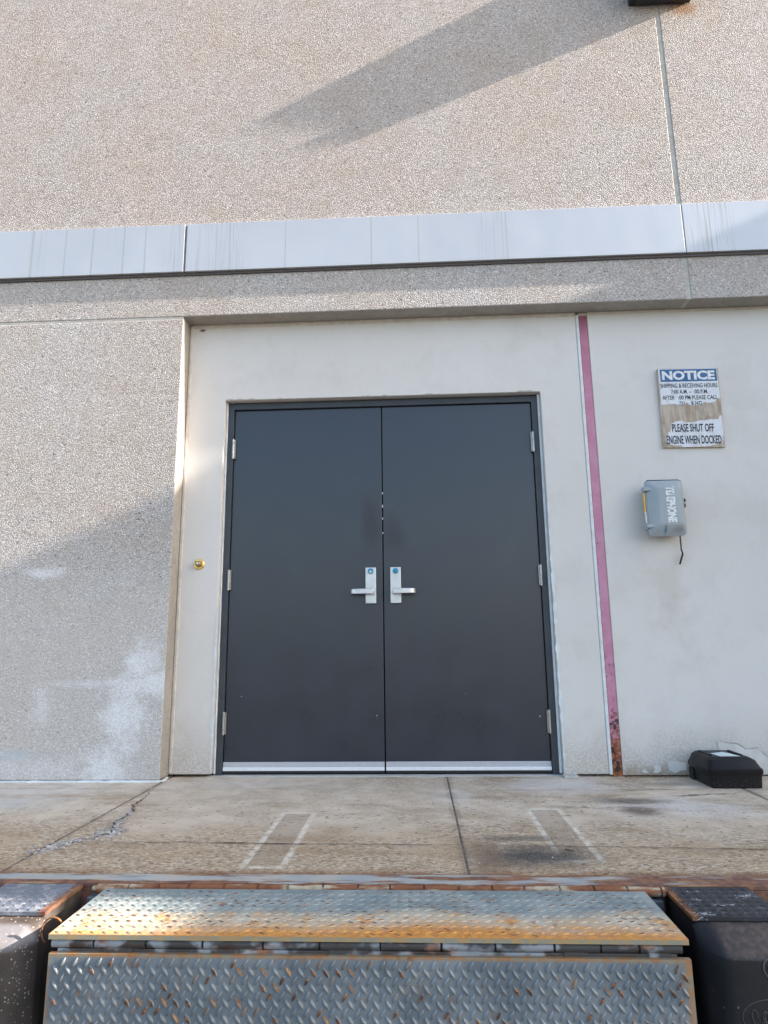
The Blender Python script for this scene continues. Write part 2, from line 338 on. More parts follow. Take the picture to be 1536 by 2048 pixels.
def m_rubber(name, old):
    m = Mat(name); a = m.noise(6, 5); b = m.noise(60, 4); v, c1, c2 = m.voro(190 if old else 70)
    if old:
        col = m.mix(m.step(a, 0.35, 0.68), (0.060, 0.047, 0.040), (0.11, 0.085, 0.070))
        fl = m.step(c1, 0.84, 0.90)*m.step(v, 0.5, 0.2, 0, 1)
        col = m.mix(m.step(m.z, -0.085, -0.06)*m.step(m.y, -1.905, -1.89, 1, 0)*0.6, col, (0.26, 0.26, 0.28))  # upward bevel coloured paler and greyer, as if lit from above
        col = m.mix(fl*0.75, col, m.mix(c2, (0.42, 0.33, 0.22), (0.62, 0.60, 0.56)))
    else:
        col = m.mix(m.step(a, 0.35, 0.68), (0.010, 0.010, 0.013), (0.018, 0.0175, 0.021))
        top = m.step(m.z + (b - 0.5)*0.01, -0.079, -0.070)*m.step(m.x, 0.935, 0.96)
        col = m.mix(top*0.8, col, m.mix(m.step(b, 0.4, 0.65), (0.055, 0.046, 0.045), (0.10, 0.078, 0.068)))
        fl = m.step(c1, 0.94, 0.96)*m.step(v, 0.25, 0.12, 0, 1)
        col = m.mix(fl*0.35, col, (0.30, 0.28, 0.26))
    return m.out(col, m.step(a, 0.3, 0.7, 0.55, 0.72), 0, m.bump(b + a*0.5, 0.35, 0.003), 0.4)
def m_ply():
    m = Mat('weathered_plywood')
    sv = m.vec(m.x*6.0, m.y, m.z*0.8)
    a = m.noise(9, 5, 0.6, sv); b = m.noise(14, 4)
    col = m.mix(m.step(a, 0.35, 0.66), (0.36, 0.285, 0.215), (0.50, 0.44, 0.37))
    col = m.mix(m.step(b, 0.5, 0.72)*0.6, col, (0.24, 0.19, 0.15))
    col = m.mix(m.step(m.noise(40, 3, 0.5, sv), 0.62, 0.70)*0.6, col, (0.12, 0.09, 0.07))
    return m.out(col, 0.85, 0, m.bump(a, 0.3, 0.002), 0.3)
def m_paper():
    m = Mat('weathered_sign_vinyl')
    b = m.noise(16, 5, 0.6); c = m.noise(60, 3)
    col = m.mix(m.step(b, 0.52, 0.72)*0.55, (0.66, 0.69, 0.74), (0.44, 0.39, 0.33))
    cr = m.step(m.math('ABSOLUTE', m.noise(13, 3, 0.6, None, 1.0) - 0.5), 0.004, 0.012, 1, 0)
    col = m.mix(cr*0.4, col, (0.35, 0.33, 0.31))
    return m.out(col, 0.55, 0, None, 0.4)
def m_blue():
    m = Mat('faded_blue_print'); b = m.noise(26, 4)
    col = m.mix(m.step(b, 0.4, 0.7), (0.004, 0.085, 0.24), (0.015, 0.13, 0.32))
    cr = m.step(m.math('ABSOLUTE', m.noise(18, 3, 0.6, None, 1.0) - 0.5), 0.004, 0.014, 1, 0)
    col = m.mix(cr*0.3, col, (0.20, 0.33, 0.48))
    return m.out(col, 0.5)
def m_phone():
    m = Mat('grey_cast_housing'); a = m.noise(7, 4); b = m.noise(50, 4)
    col = m.mix(m.step(a, 0.35, 0.7), (0.29, 0.335, 0.36), (0.33, 0.37, 0.39))
    col = m.mix(m.step(b, 0.58, 0.72)*0.25, col, (0.36, 0.38, 0.39))
    bl = m.ell(m.x, m.z, 1.585, 1.305, 0.010, 0.035, 0.8, m.noise(30, 3)*1.4 - 0.7)
    col = m.mix(bl*0.8, col, (0.03, 0.16, 0.32))
    gr = m.ell(m.x, m.z, 1.66, 1.305, 0.05, 0.02, 0.9, m.noise(20, 3) - 0.5); col = m.mix(gr*0.5, col, (0.20, 0.18, 0.17))
    return m.out(col, 0.42, 0.0, m.bump(b, 0.08, 0.001), 0.5)
def m_bait():
    m = Mat('black_plastic'); a = m.noise(10, 4); b = m.noise(110, 4)
    dust = m.step(m.z + a*0.06, 0.03, 0.085, 1, 0)*m.step(b, 0.50, 0.66)
    col = m.mix(dust*0.25, (0.0065, 0.0065, 0.009), (0.16, 0.14, 0.12))
    return m.out(col, m.step(a, 0.3, 0.7, 0.36, 0.48), 0, m.bump(b, 0.1, 0.001), 0.25)
def m_asphalt():
    m = Mat('yard_asphalt'); a = m.noise(1.2, 5); d, c1, c2 = m.voro(60)
    col = m.mix(m.step(a, 0.3, 0.7), (0.05, 0.05, 0.05), (0.075, 0.073, 0.07))
    col = m.mix(c1*0.4, col, (0.12, 0.12, 0.12))
    return m.out(col, 0.85, 0, m.bump(d, 0.4, 0.004))

PRECAST = m_precast()
CAST = m_plain_conc('formed_concrete_return', (0.40, 0.37, 0.33), (0.33, 0.30, 0.265))
STUCCO = m_stucco(); FASCIA = m_fascia(); DOOR = m_door(); COLUMN = m_column(); FLOOR = m_floor()
FRAME = simple('charcoal_frame_paint', (0.040, 0.048, 0.060), 0.42, 0, 0.12, 12)
SEAL = simple('grey_sealant', (0.47, 0.47, 0.43), 0.7, 0, 0.25, 25, 0.3, 0.3)
CAULK = simple('white_caulk', (0.66, 0.70, 0.72), 0.5, 0, 0.15, 18, 0.4, 0.2)
CREAM = simple('cream_sealant', (0.60, 0.56, 0.50), 0.6, 0, 0.2, 18, 0.4, 0.2)
DARK = simple('dark_cavity', (0.012, 0.012, 0.012), 0.9, 0, 0.2)
BLACK = simple('black_enamel', (0.015, 0.015, 0.017), 0.4, 0, 0.2)
CRACK = simple('crack_dirt', (0.060, 0.050, 0.042), 0.95, 0, 0.4, 60)
STEELB = simple('brushed_steel', (0.62, 0.63, 0.65), 0.32, 0.85, 0.08, 30)
ALU = simple('sweep_aluminium', (0.80, 0.81, 0.84), 0.35, 0.15, 0.06, 40)
ALU2 = simple('sweep_aluminium_dull', (0.46, 0.47, 0.51), 0.4, 0.1, 0.06, 40)
HINGE = simple('hinge_steel', (0.48, 0.47, 0.46), 0.38, 0.85, 0.25, 60)
BRASS = simple('polished_brass', (0.80, 0.55, 0.18), 0.22, 1.0, 0.2, 60)
BRASSD = simple('tarnished_brass', (0.38, 0.28, 0.16), 0.35, 0.9, 0.3, 80)
LOCKB = simple('blue_construction_core', (0.03, 0.26, 0.42), 0.35, 0.3, 0.2, 60)
RAMP = m_steel('galvanised_ramp_paint', 'ramp'); LIP = m_steel('grey_blue_lip_paint', 'lip'); EDGE = m_steel('rusted_edge_steel', 'edge')
TUBE = m_steel('greasy_hinge_tube', 'tube'); HNG = m_steel('rusted_hinge_barrel', 'hinge'); TIP = m_steel('rusted_tread_tip', 'rusty_tip')
CTIP = m_steel('light_rust_tread_tip', 'cream_tip'); DPR = m_steel('rusted_plate_edge', 'dark_plate_rust')
DIM = simple('dim_blue_steel', (0.13, 0.16, 0.19), 0.55, 0.2, 0.3, 12)
OILSHADE = simple('oily_shade_steel', (0.020, 0.018, 0.018), 0.6, 0.2, 0.4, 12)  # near-black: grease, and shade painted under and beside the leveler
PLATE_D = m_boxplate('black_checker_plate', True); PLATE_L = m_boxplate('grey_checker_plate', False)
RUB_N = m_rubber('black_moulded_rubber', False); RUB_O = m_rubber('weathered_moulded_rubber', True)
PLY = m_ply(); PAPER = m_paper(); BLUE = m_blue(); PHONE = m_phone(); BAIT = m_bait(); ASPH = m_asphalt()
INK = simple('faded_black_ink', (0.016, 0.016, 0.030), 0.6, 0, 0.4, 40)
WLET = simple('white_lettering', (0.74, 0.76, 0.78), 0.5, 0, 0.2, 50)
def m_worn_letters():
    m = Mat('worn_white_letters'); b = m.noise(75, 4, 0.65)
    up_ = m.step(m.z, 1.42, 1.50, 0.0, 0.07)
    return m.out(m.mix(m.step(b + up_, 0.585, 0.63), (0.74, 0.76, 0.78), (0.31, 0.34, 0.36)), 0.5)
WORNL = m_worn_letters()
WORNHL = simple('worn_highlight_steel', (0.42, 0.45, 0.48), 0.30, 0.65, 0.3, 40)  # paler steel for worn crowns and painted highlights on the lip
LABELW = simple('white_sticker', (0.62, 0.72, 0.70), 0.6, 0, 0.1, 30)
SPRING = simple('orange_gas_spring', (0.62, 0.36, 0.07), 0.35, 0.3, 0.2, 50)
CHAINM = simple('rusted_chain_steel', (0.022, 0.014, 0.011), 0.7, 0.3, 0.4, 80)
RUBBLE = simple('broken_concrete', (0.50, 0.48, 0.46), 0.9, 0, 0.5, 30, 0.3, 0.4)
CHIP = simple('pale_grit', (0.66, 0.65, 0.62), 0.9, 0, 0.3, 50)
LEAF = simple('dead_leaf_litter', (0.16, 0.065, 0.03), 0.9, 0, 0.5, 50)
SMOOTHP = simple('bare_base_coat', (0.67, 0.655, 0.63), 0.85, 0, 0.18, 9, 0.3, 0.3)
PEBBLEW = simple('neighbour_concrete', (0.42, 0.38, 0.33), 0.85, 0, 0.25, 3)
GAPLIGHT = simple('light_through_gap', (0.85, 0.86, 0.88), 0.4, 0, 0.0)

# ---------------------------------------------------------------- mesh helpers
class MB:
    def __init__(s): s.v = []; s.f = []; s.mi = []
    def add(s, vs, fs, mi=0, mat=None):
        o = len(s.v)
        s.v += [tuple((mat @ Vector(q)) if mat else q) for q in vs]
        s.f += [tuple(i + o for i in q) for q in fs]; s.mi += [mi]*len(fs); return s
    def box(s, x0, x1, y0, y1, z0, z1, mi=0, mat=None, fm=None):
        vs = [(x0,y0,z0),(x1,y0,z0),(x1,y1,z0),(x0,y1,z0),(x0,y0,z1),(x1,y0,z1),(x1,y1,z1),(x0,y1,z1)]
        fs = [(0,3,2,1),(4,5,6,7),(0,1,5,4),(1,2,6,5),(2,3,7,6),(3,0,4,7)]      # bottom top front right back left
        s.add(vs, fs, mi, mat)
        if fm:
            for k, v in fm.items(): s.mi[-6 + k] = v
        return s
    def prism(s, pts, a, b, axis='x', mi=0, mat=None):
        """extrude a closed 2-D outline from a to b; outline coords are the other two axes in order"""
        def P(t, q): return {'x': (t, q[0], q[1]), 'y': (q[0], t, q[1]), 'z': (q[0], q[1], t)}[axis]
        n = len(pts); vs = [P(a, q) for q in pts] + [P(b, q) for q in pts]
        fs = [tuple(range(n-1, -1, -1)), tuple(range(n, 2*n))] + [(i, (i+1) % n, n+(i+1) % n, n+i) for i in range(n)]
        return s.add(vs, fs, mi, mat)
    def tube(s, pts, r, seg=12, mi=0, mat=None, cap=True):
        pts = [Vector(q) for q in pts]; rings = []; vs = []; fs = []
        rr = r if isinstance(r, (list, tuple)) else [r]*len(pts)
        for i, q in enumerate(pts):
            d = (pts[min(i+1, len(pts)-1)] - pts[max(i-1, 0)])
            if d.length < 1e-9: d = Vector((0, 0, 1))
            d.normalize(); a = d.orthogonal().normalized()
            if i and rings:
                a = (pa - d*pa.dot(d)).normalized()
            pa = a; b = d.cross(a)
            rings.append(len(vs))
            for k in range(seg):
                t = 2*math.pi*k/seg; vs.append(q + (a*math.cos(t) + b*math.sin(t))*rr[i])
        for i in range(len(pts)-1):
            for k in range(seg):
                fs.append((i*seg+k, i*seg+(k+1) % seg, (i+1)*seg+(k+1) % seg, (i+1)*seg+k))
        if cap:
            fs.append(tuple(range(seg-1, -1, -1))); o = (len(pts)-1)*seg; fs.append(tuple(o+k for k in range(seg)))
        return s.add([tuple(q) for q in vs], fs, mi, mat)
    def build(s, name, mats, parent=None, origin=None, bevel=0.0, smooth=False, bseg=2):
        me = bpy.data.meshes.new(name)
        off = Vector(origin) if origin else Vector((0, 0, 0))
        me.from_pydata([tuple(Vector(q) - off) for q in s.v], [], s.f)
        for m in (mats if isinstance(mats, (list, tuple)) else [mats]): me.materials.append(m)
        me.polygons.foreach_set('material_index', s.mi)
        bm = bmesh.new(); bm.from_mesh(me); bmesh.ops.recalc_face_normals(bm, faces=bm.faces); bm.to_mesh(me); bm.free()
        if smooth:
            me.polygons.foreach_set('use_smooth', [True]*len(me.polygons)); me.set_sharp_from_angle(angle=R(smooth if smooth > 1 else 40))
        me.update()
        o = bpy.data.objects.new(name, me); C.objects.link(o)
        if parent is not None:
            o.parent = parent; o.location = off - PL[parent.name]
            PL[o.name] = off
        else:
            o.location = off; PL[o.name] = off
        if bevel:
            b = o.modifiers.new('bevel', 'BEVEL'); b.width = bevel; b.segments = bseg; b.limit_method = 'ANGLE'; b.angle_limit = R(40)
            b.harden_normals = False
        return o
def boxes(name, mat, parent, lst, bevel=0.0):
    out = []
    for q in lst:
        mb = MB(); mb.box(*q); c = ((q[0]+q[1])/2, (q[2]+q[3])/2, (q[4]+q[5])/2); out.append(mb.build(name, mat, parent, c, bevel))
    return out
PL = {}          # world position of each parent's origin
def thing(name, label, cat, loc, group=None, kind=None):
    o = bpy.data.objects.new(name, None); o.empty_display_size = 0.1; C.objects.link(o); o.location = loc; PL[o.name] = Vector(loc)
    return tag(o, label, cat, group, kind)
def tag(o, label=None, cat=None, group=None, kind=None):
    if label: o['label'] = label
    if cat: o['category'] = cat
    if group: o['group'] = group
    if kind: o['kind'] = kind
    return o
def lens_bar(mb, cx, cy, L, W, H, ang, to3, mi=0, worn=False):
    """one raised tread bar: pointed oval outline, flat-topped dome; to3(u,v,h)->xyz"""
    ca, sa = math.cos(ang), math.sin(ang)
    n = 10; vs = []; fs = []
    for lev, (k, h) in enumerate(((1.0, 0.0), (0.72, 0.75), (0.35, 1.0))):
        for i in range(n):
            t = 2*math.pi*i/n; c, s_ = math.cos(t), math.sin(t)
            a = (L/2)*c*(k if lev else 1); b = (W/2)*s_*abs(s_)**0.3*k
            vs.append(to3(cx + a*ca - b*sa, cy + a*sa + b*ca, H*h))
    for lev in range(2):
        for i in range(n):
            j = (i+1) % n; fs.append((lev*n+i, lev*n+j, (lev+1)*n+j, (lev+1)*n+i))
    fs.append(tuple(2*n+i for i in range(n)))
    mb.add(vs, fs, 0)
    if worn and mi == 0:  # crown and one flank paler: wear plus a painted highlight
        mb.mi[-1] = 3
        for i in range(n//2, n): mb.mi[-1-n+i] = 3
    if mi:
        for i in range(n):
            if mi == 1 or i < n//2: mb.mi[-1-n+i] = mi                    # crown flank
            if mi == 2 and 1 <= i < n//2: mb.mi[-1-2*n+i] = mi           # one lower flank: rust edge doubling as a painted warm highlight
        if mi == 1: mb.mi[-1] = mi
def text_mesh(body, width, height, bold=0.0, depth=0.0008):
    """returns verts, faces of lettering fitted to width x height, centred on the origin, in the XZ plane facing -Y"""
    cu = bpy.data.curves.new('lettering', 'FONT'); cu.body = body; cu.extrude = 0.0; cu.offset = bold; cu.resolution_u = 3
    cu.size = 1.0
    ob = bpy.data.objects.new('lettering', cu); C.objects.link(ob)
    dg = bpy.context.evaluated_depsgraph_get(); dg.update()
    me = bpy.data.meshes.new_from_object(ob.evaluated_get(dg))
    vs = [tuple(v.co) for v in me.vertices]; fs = [tuple(p.vertices) for p in me.polygons]
    bpy.data.objects.remove(ob); bpy.data.curves.remove(cu); bpy.data.meshes.remove(me)
    xs = [v[0] for v in vs]; ys = [v[1] for v in vs]
    x0, x1, y0, y1 = min(xs), max(xs), min(ys), max(ys)
    kx = width/(x1-x0); ky = height/(y1-y0)
    return [((v[0]-(x0+x1)/2)*kx, -depth, (v[1]-(y0+y1)/2)*ky) for v in vs], fs

# ================================================================ SETTING
WY = -0.18      # face of the precast panels
SY = -0.06      # face of the stucco infill
FZ = -0.010     # dock floor
yard = MB(); yard.add([(-300,-300,-1.22),(300,-300,-1.22),(300,300,-1.22),(-300,300,-1.22)], [(0,1,2,3)])
tag(yard.build('ground', ASPH), 'dark asphalt truck yard below the loading dock', None, None, 'structure')
fl = MB()
joints = [(-7.0, -1.194), (-1.183, 0.332), (0.3385, 1.757), (1.767, 7.0)]
for a, b in joints: fl.box(a, b, -1.572, 0.30, FZ-0.16, FZ)
floor = fl.build('dock_floor', FLOOR, None, None, 0.004)
tag(floor, 'worn concrete dock platform in front of the doors', None, None, 'structure')
jf = MB()
for xx in (-1.188, 0.3355, 1.762): jf.box(xx-0.008, xx+0.008, -1.570, 0.2, FZ-0.1, FZ-0.0025)
jf.build('joint_filler', simple('joint_filler_brown', (0.22, 0.18, 0.145), 0.95, 0, 0.5, 30, 0.3, 0.5), floor)
db = MB(); db.box(-7, 7, -1.56, 0.3, -1.24, FZ-0.162)
db.build('dock_face', CAST, floor)
def strip(mb, pts, wid, z, jit=0.006, seed=0, plane='xy', off=0.0):
    rnd = random.Random(seed); P = []
    for i in range(len(pts)-1):
        a, b = Vector(pts[i]), Vector(pts[i+1]); n = max(2, int((b-a).length/0.022))
        for k in range(n): P.append(a.lerp(b, k/n) + Vector((rnd.uniform(-jit, jit), rnd.uniform(-jit, jit))))
    P.append(Vector(pts[-1])); vs = []
    for i, q in enumerate(P):
        d = (P[min(i+1, len(P)-1)] - P[max(i-1, 0)]).normalized(); nrm = Vector((-d.y, d.x))
        wv = wid*rnd.uniform(0.25, 1.35)*min(1, 0.25 + 3*min(i, len(P)-1-i)/len(P))
        for s_ in (1, -1):
            c = q + nrm*wv*0.5*s_
            vs.append((c.x, c.y, z) if plane == 'xy' else (c.x, z, c.y))
    mb.add(vs, [(2*i, 2*i+1, 2*i+3, 2*i+2) for i in range(len(P)-1)])
cz = FZ + 0.0035
cr = MB(); strip(cr, [(-1.16,-1.27),(-1.03,-1.15),(-1.02,-1.10),(-1.07,-0.98),(-1.08,-0.80),(-1.12,-0.70),(-1.13,-0.52),(-1.155,-0.42)], 0.010, cz, 0.009, 1)
cr.build('jagged_crack', CRACK, floor)
for nm, pts, w_, jt, sd in (
    ('transverse_crack', [(-1.13,-1.245),(-0.7,-1.245),(-0.2,-1.262),(0.33,-1.268)], 0.0075, 0.003, 2), ('transverse_crack', [(0.345,-1.275),(0.9,-1.287),(1.35,-1.31),(1.75,-1.33)], 0.006, 0.003, 3),
    ('transverse_crack', [(-2.6,-0.33),(-2.0,-0.335),(-1.2,-0.345)], 0.004, 0.003, 4), ('transverse_crack', [(-1.17,-0.36),(0.0,-0.38),(0.32,-0.385)], 0.002, 0.003, 5),
    ('transverse_crack', [(0.36,-0.39),(1.2,-0.40),(1.74,-0.37)], 0.003, 0.003, 6), ('hairline_crack', [(0.72,-0.70),(0.95,-0.745),(1.08,-0.72),(1.2,-0.76)], 0.005, 0.006, 7),
    ('hairline_crack', [(1.22,-0.25),(1.30,-0.36),(1.42,-0.40)], 0.005, 0.006, 8), ('hairline_crack', [(1.33,-0.53),(1.50,-0.49),(1.68,-0.47)], 0.010, 0.006, 9),
    ('hairline_crack', [(1.05,-0.62),(1.16,-0.66),(1.24,-0.64)], 0.007, 0.006, 10)):
    cr = MB(); strip(cr, pts, w_, cz, jt, sd); cr.build(nm, CRACK, floor, (pts[0][0], pts[0][1], FZ))
cr = MB(); strip(cr, [(-1.21,-0.13),(-1.185,-0.2)], 0.02, cz, 0.004, 12)
cr.build('corner_gap', CRACK, floor)

# ================================================================ BUILDING
bld = thing('warehouse_building', 'pebbled precast concrete warehouse wall with charcoal double doors', 'building', (0, 0, 0))
JX0, JX1 = 1.835, 1.8605
def panel(name, x0, x1, z0, z1, label=None, bev=0.006):
    mb = MB(); mb.box(x0, x1, WY, 0.09, z0, z1, 0, None, {0: 1, 3: 1, 5: 1})
    o = mb.build(name, [PRECAST, CAST], bld, None, bev)
    if label: o['label'] = label
    return o
panel('precast_panel', -7.0, JX0, 2.688, 8.6, 'large pebbled panel above the doors')
panel('precast_panel', JX1, 8.0, 2.688, 8.6, 'pebbled panel right of the vertical joint')
panel('precast_pier', -7.0, -1.200, 0.0, 2.672, 'pebbled wall panel left of the door recess')
mb = MB(); mb.box(JX0-0.001, JX1+0.001, WY+0.004, -0.02, 2.6885, 8.6); mb.build('panel_sealant', SEAL, bld, None, 0)
mb = MB(); mb.box(-7.0, -1.205, WY+0.004, 0.0, 2.671, 2.689); mb.build('panel_sealant', CREAM, bld)
rnd = random.Random(22); pts = []; rr = []
for i in range(190):
    pts.append((-5.9 + 4.7*i/189, WY-0.003 + rnd.uniform(-.002, .002), FZ+0.002)); rr.append(rnd.uniform(0.007, 0.011))
for q in ((-1.19, -0.165), (-1.188, -0.14), (-1.192, -0.12), (-1.196, -0.09)): pts.append((q[0], q[1], FZ+0.003)); rr.append(rnd.uniform(0.006, 0.011))
mb = MB(); mb.tube(pts, rr, 8); mb.build('base_sealant', CAULK, bld, None, 0, 60)
mb = MB(); mb.box(-7, 8, 0.30, 12, -1.22, 8.55); mb.build('building_body', PEBBLEW, bld)
mb = MB(); mb.box(-7.05, 8.05, -0.22, 0.4, 8.602, 8.72); mb.build('parapet_cap', FASCIA, bld, None, 0.01)
# stucco infill around the doorway
OX0, OX1, OZ = -0.958, 0.963, 2.180
mb = MB(); y0, y1 = SY, 0.085
def stuc(x0, x1, z0, z1): mb.box(x0, x1, y0, y1, z0, z1)
# one U-shaped prism (no seams): outline in x,z
mb.prism([(-1.20,0.006),(OX0,0.006),(OX0,OZ),(OX1,OZ),(OX1,0.002),(1.204,0.002),(1.204,2.687),(-1.20,2.687)], y0, y1, 'y')
st = mb.build('stucco_wall', STUCCO, bld, None, 0.004)
mb = MB(); mb.box(1.276, 8.0, SY, 0.085, -0.004, 2.687); s2 = mb.build('stucco_wall', STUCCO, bld, None, 0.003); s2['label'] = 'stucco wall right of the pink steel column'
mb = MB(); mb.box(-1.3, 8, 0.086, 0.12, FZ-0.01, 2.7); mb.box(-1.3, 8, 0.0, 0.085, FZ-0.01, -0.0055); mb.build('backing_wall', DARK, bld)
mb = MB(); mb.box(1.2225, 1.2755, SY+0.002, 0.08, FZ, 2.665); mb.build('steel_column', COLUMN, bld, None, 0.002)['label'] = 'faded pink steel column, rusted at its foot'
boxes('column_caulk', CAULK, bld, [(1.2045, 1.222, SY-0.004, 0.07, 0.0, 2.672)], 0.003); boxes('column_caulk', CREAM, bld, [(1.2225, 1.276, SY+0.004, 0.07, 2.666, 2.686)], 0.003)
mb = MB(); mb.box(-1.198, -1.180, SY-0.006, SY+0.01, 0.01, 2.68); mb.build('corner_sealant', CREAM, bld, None, 0.004)
boxes('soffit_sealant', CREAM, bld, [(-1.18, 1.2035, SY-0.005, SY+0.01, 2.662, 2.6875), (1.2765, 8, SY-0.005, SY+0.01, 2.668, 2.6875)], 0.004)
# ragged chips along the head of the opening
mb = MB(); rnd = random.Random(5); vs = []
x = -0.95; prof = []
while x < 0.955:
    h = 0.0015
    for c_, w_ in ((-0.90,.07),(-0.79,.03),(-0.62,.02),(-0.08,.04),(0.03,.02),(0.31,.05),(0.875,.04)):
        if abs(x-c_) < w_: h = rnd.uniform(0.003, 0.010)
    prof.append((x, OZ+h)); x += rnd.uniform(0.008, 0.02)
mb.prism([(-0.95, OZ-0.001), (0.955, OZ-0.001)] + prof[::-1], SY-0.0018, SY+0.002, 'y')
mb.build('chipped_edge', CAST, bld)
# peeled stucco patches low on the right
def patch(pts, yy):
    mb = MB(); n = len(pts); mb.add([(q[0], yy, q[1]) for q in pts], [tuple(range(n))]); return mb
for pts in ([(1.785,0.166),(1.83,0.160),(1.87,0.158),(1.90,0.150),(1.93,0.125),(1.965,0.128),(1.99,0.135),(2.01,0.115),(2.04,0.085),(2.08,0.055),(2.12,0.04),(2.12,0.0),(1.76,0.0),(1.77,0.05),(1.755,0.10),(1.79,0.115)],
            [(1.515,0.062),(1.54,0.070),(1.58,0.062),(1.61,0.060),(1.61,0.02),(1.58,0.02),(1.55,0.005),(1.535,0.014),(1.52,0.02),(1.515,0.04)],
            [(1.44,0.040),(1.455,0.052),(1.475,0.046),(1.478,0.020),(1.455,0.006),(1.43,0.012),(1.445,0.024)],
            [(1.378,0.020),(1.39,0.028),(1.40,0.020),(1.412,0.010),(1.395,0.006),(1.38,0.010)]):
    patch(pts, SY-0.003).build('bare_patch', SMOOTHP, bld, (pts[0][0], SY, pts[0][1]))
mb = MB(); strip(mb, [(1.755,0.178),(1.785,0.167),(1.83,0.161),(1.87,0.159),(1.90,0.151),(1.93,0.126),(1.965,0.129),(1.99,0.136),(2.01,0.116),(2.04,0.086),(2.08,0.056),(2.12,0.041)], 0.003, SY-0.0045, 0.0015, 31, 'xz')
strip(mb, [(1.755,0.10),(1.79,0.117)], 0.003, SY-0.0045, 0.001, 32, 'xz')
mb.build('stucco_crack', simple('stucco_crack_grey', (0.26, 0.25, 0.235), 0.9), bld)
# fascia band: three folded panels
for x0, x1 in ((-7.0, -1.213), (-1.200, 1.8465), (1.8525, 8.0)):
    mb = MB(); mb.box(x0, x1, WY-0.025, WY+0.002, 2.978, 3.306); mb.build('fascia_panel', FASCIA, bld, None, 0.0025)
boxes('fascia_joint', simple('fascia_joint_brown', (0.27, 0.23, 0.22), 0.7), bld, [(-1.2135, -1.1995, WY-0.014, WY-0.001, 2.980, 3.304), (1.846, 1.853, WY-0.018, WY-0.001, 2.980, 3.304)])
mb = MB(); mb.box(-7, 8, WY-0.010, WY-0.001, 2.960, 2.977); mb.build('fascia_shade_strip', simple('underside_shade_brown', (0.09, 0.075, 0.07), 0.5, 0.2), bld)  # dark strip painted in place of the band's shaded underside
# door frame
FX = 0.948; LX = 0.9125; FH = 2.172
mb = MB()
mb.prism([(-FX,-0.006),(-LX,-0.006),(-LX,2.1335),(LX,2.1335),(LX,-0.006),(FX,-0.006),(FX,FH),(-FX,FH)], -0.018, 0.07, 'y')
mb.build('door_frame', FRAME, bld, None, 0.002)
boxes('frame_caulk', CAULK, bld, [(OX0+0.001, -FX-0.0005, -0.030, 0.06, 0.0, OZ-0.002), (FX+0.0005, OX1-0.001, -0.030, 0.06, 0.0, OZ-0.002)], 0.003)
for q, w_, sd in (([(OX0-0.004, 0.02), (OX0-0.003, 0.6), (OX0-0.001, 0.9)], 0.016, 41), ([(OX1+0.006, 0.015), (OX1+0.007, 0.9), (OX1+0.004, 1.5)], 0.020, 42)):
    mb = MB(); strip(mb, q, w_, SY-0.0025, 0.0012, sd, 'xz'); mb.build('caulk_smear', CAULK, bld, (q[0][0], SY, 0.5))
mb = MB(); mb.box(-0.99, 0.99, -0.05, 0.07, FZ-0.001, -0.0065); mb.box(-LX, LX, -0.062, -0.050, FZ, FZ+0.006); mb.box(0.955, 1.03, -0.11, -0.055, FZ+0.0005, FZ+0.014)
mb.build('threshold', simple('pale_threshold', (0.50, 0.49, 0.46), 0.7, 0, 0.2, 12, 0.4, 0.3), bld, None, 0.002)
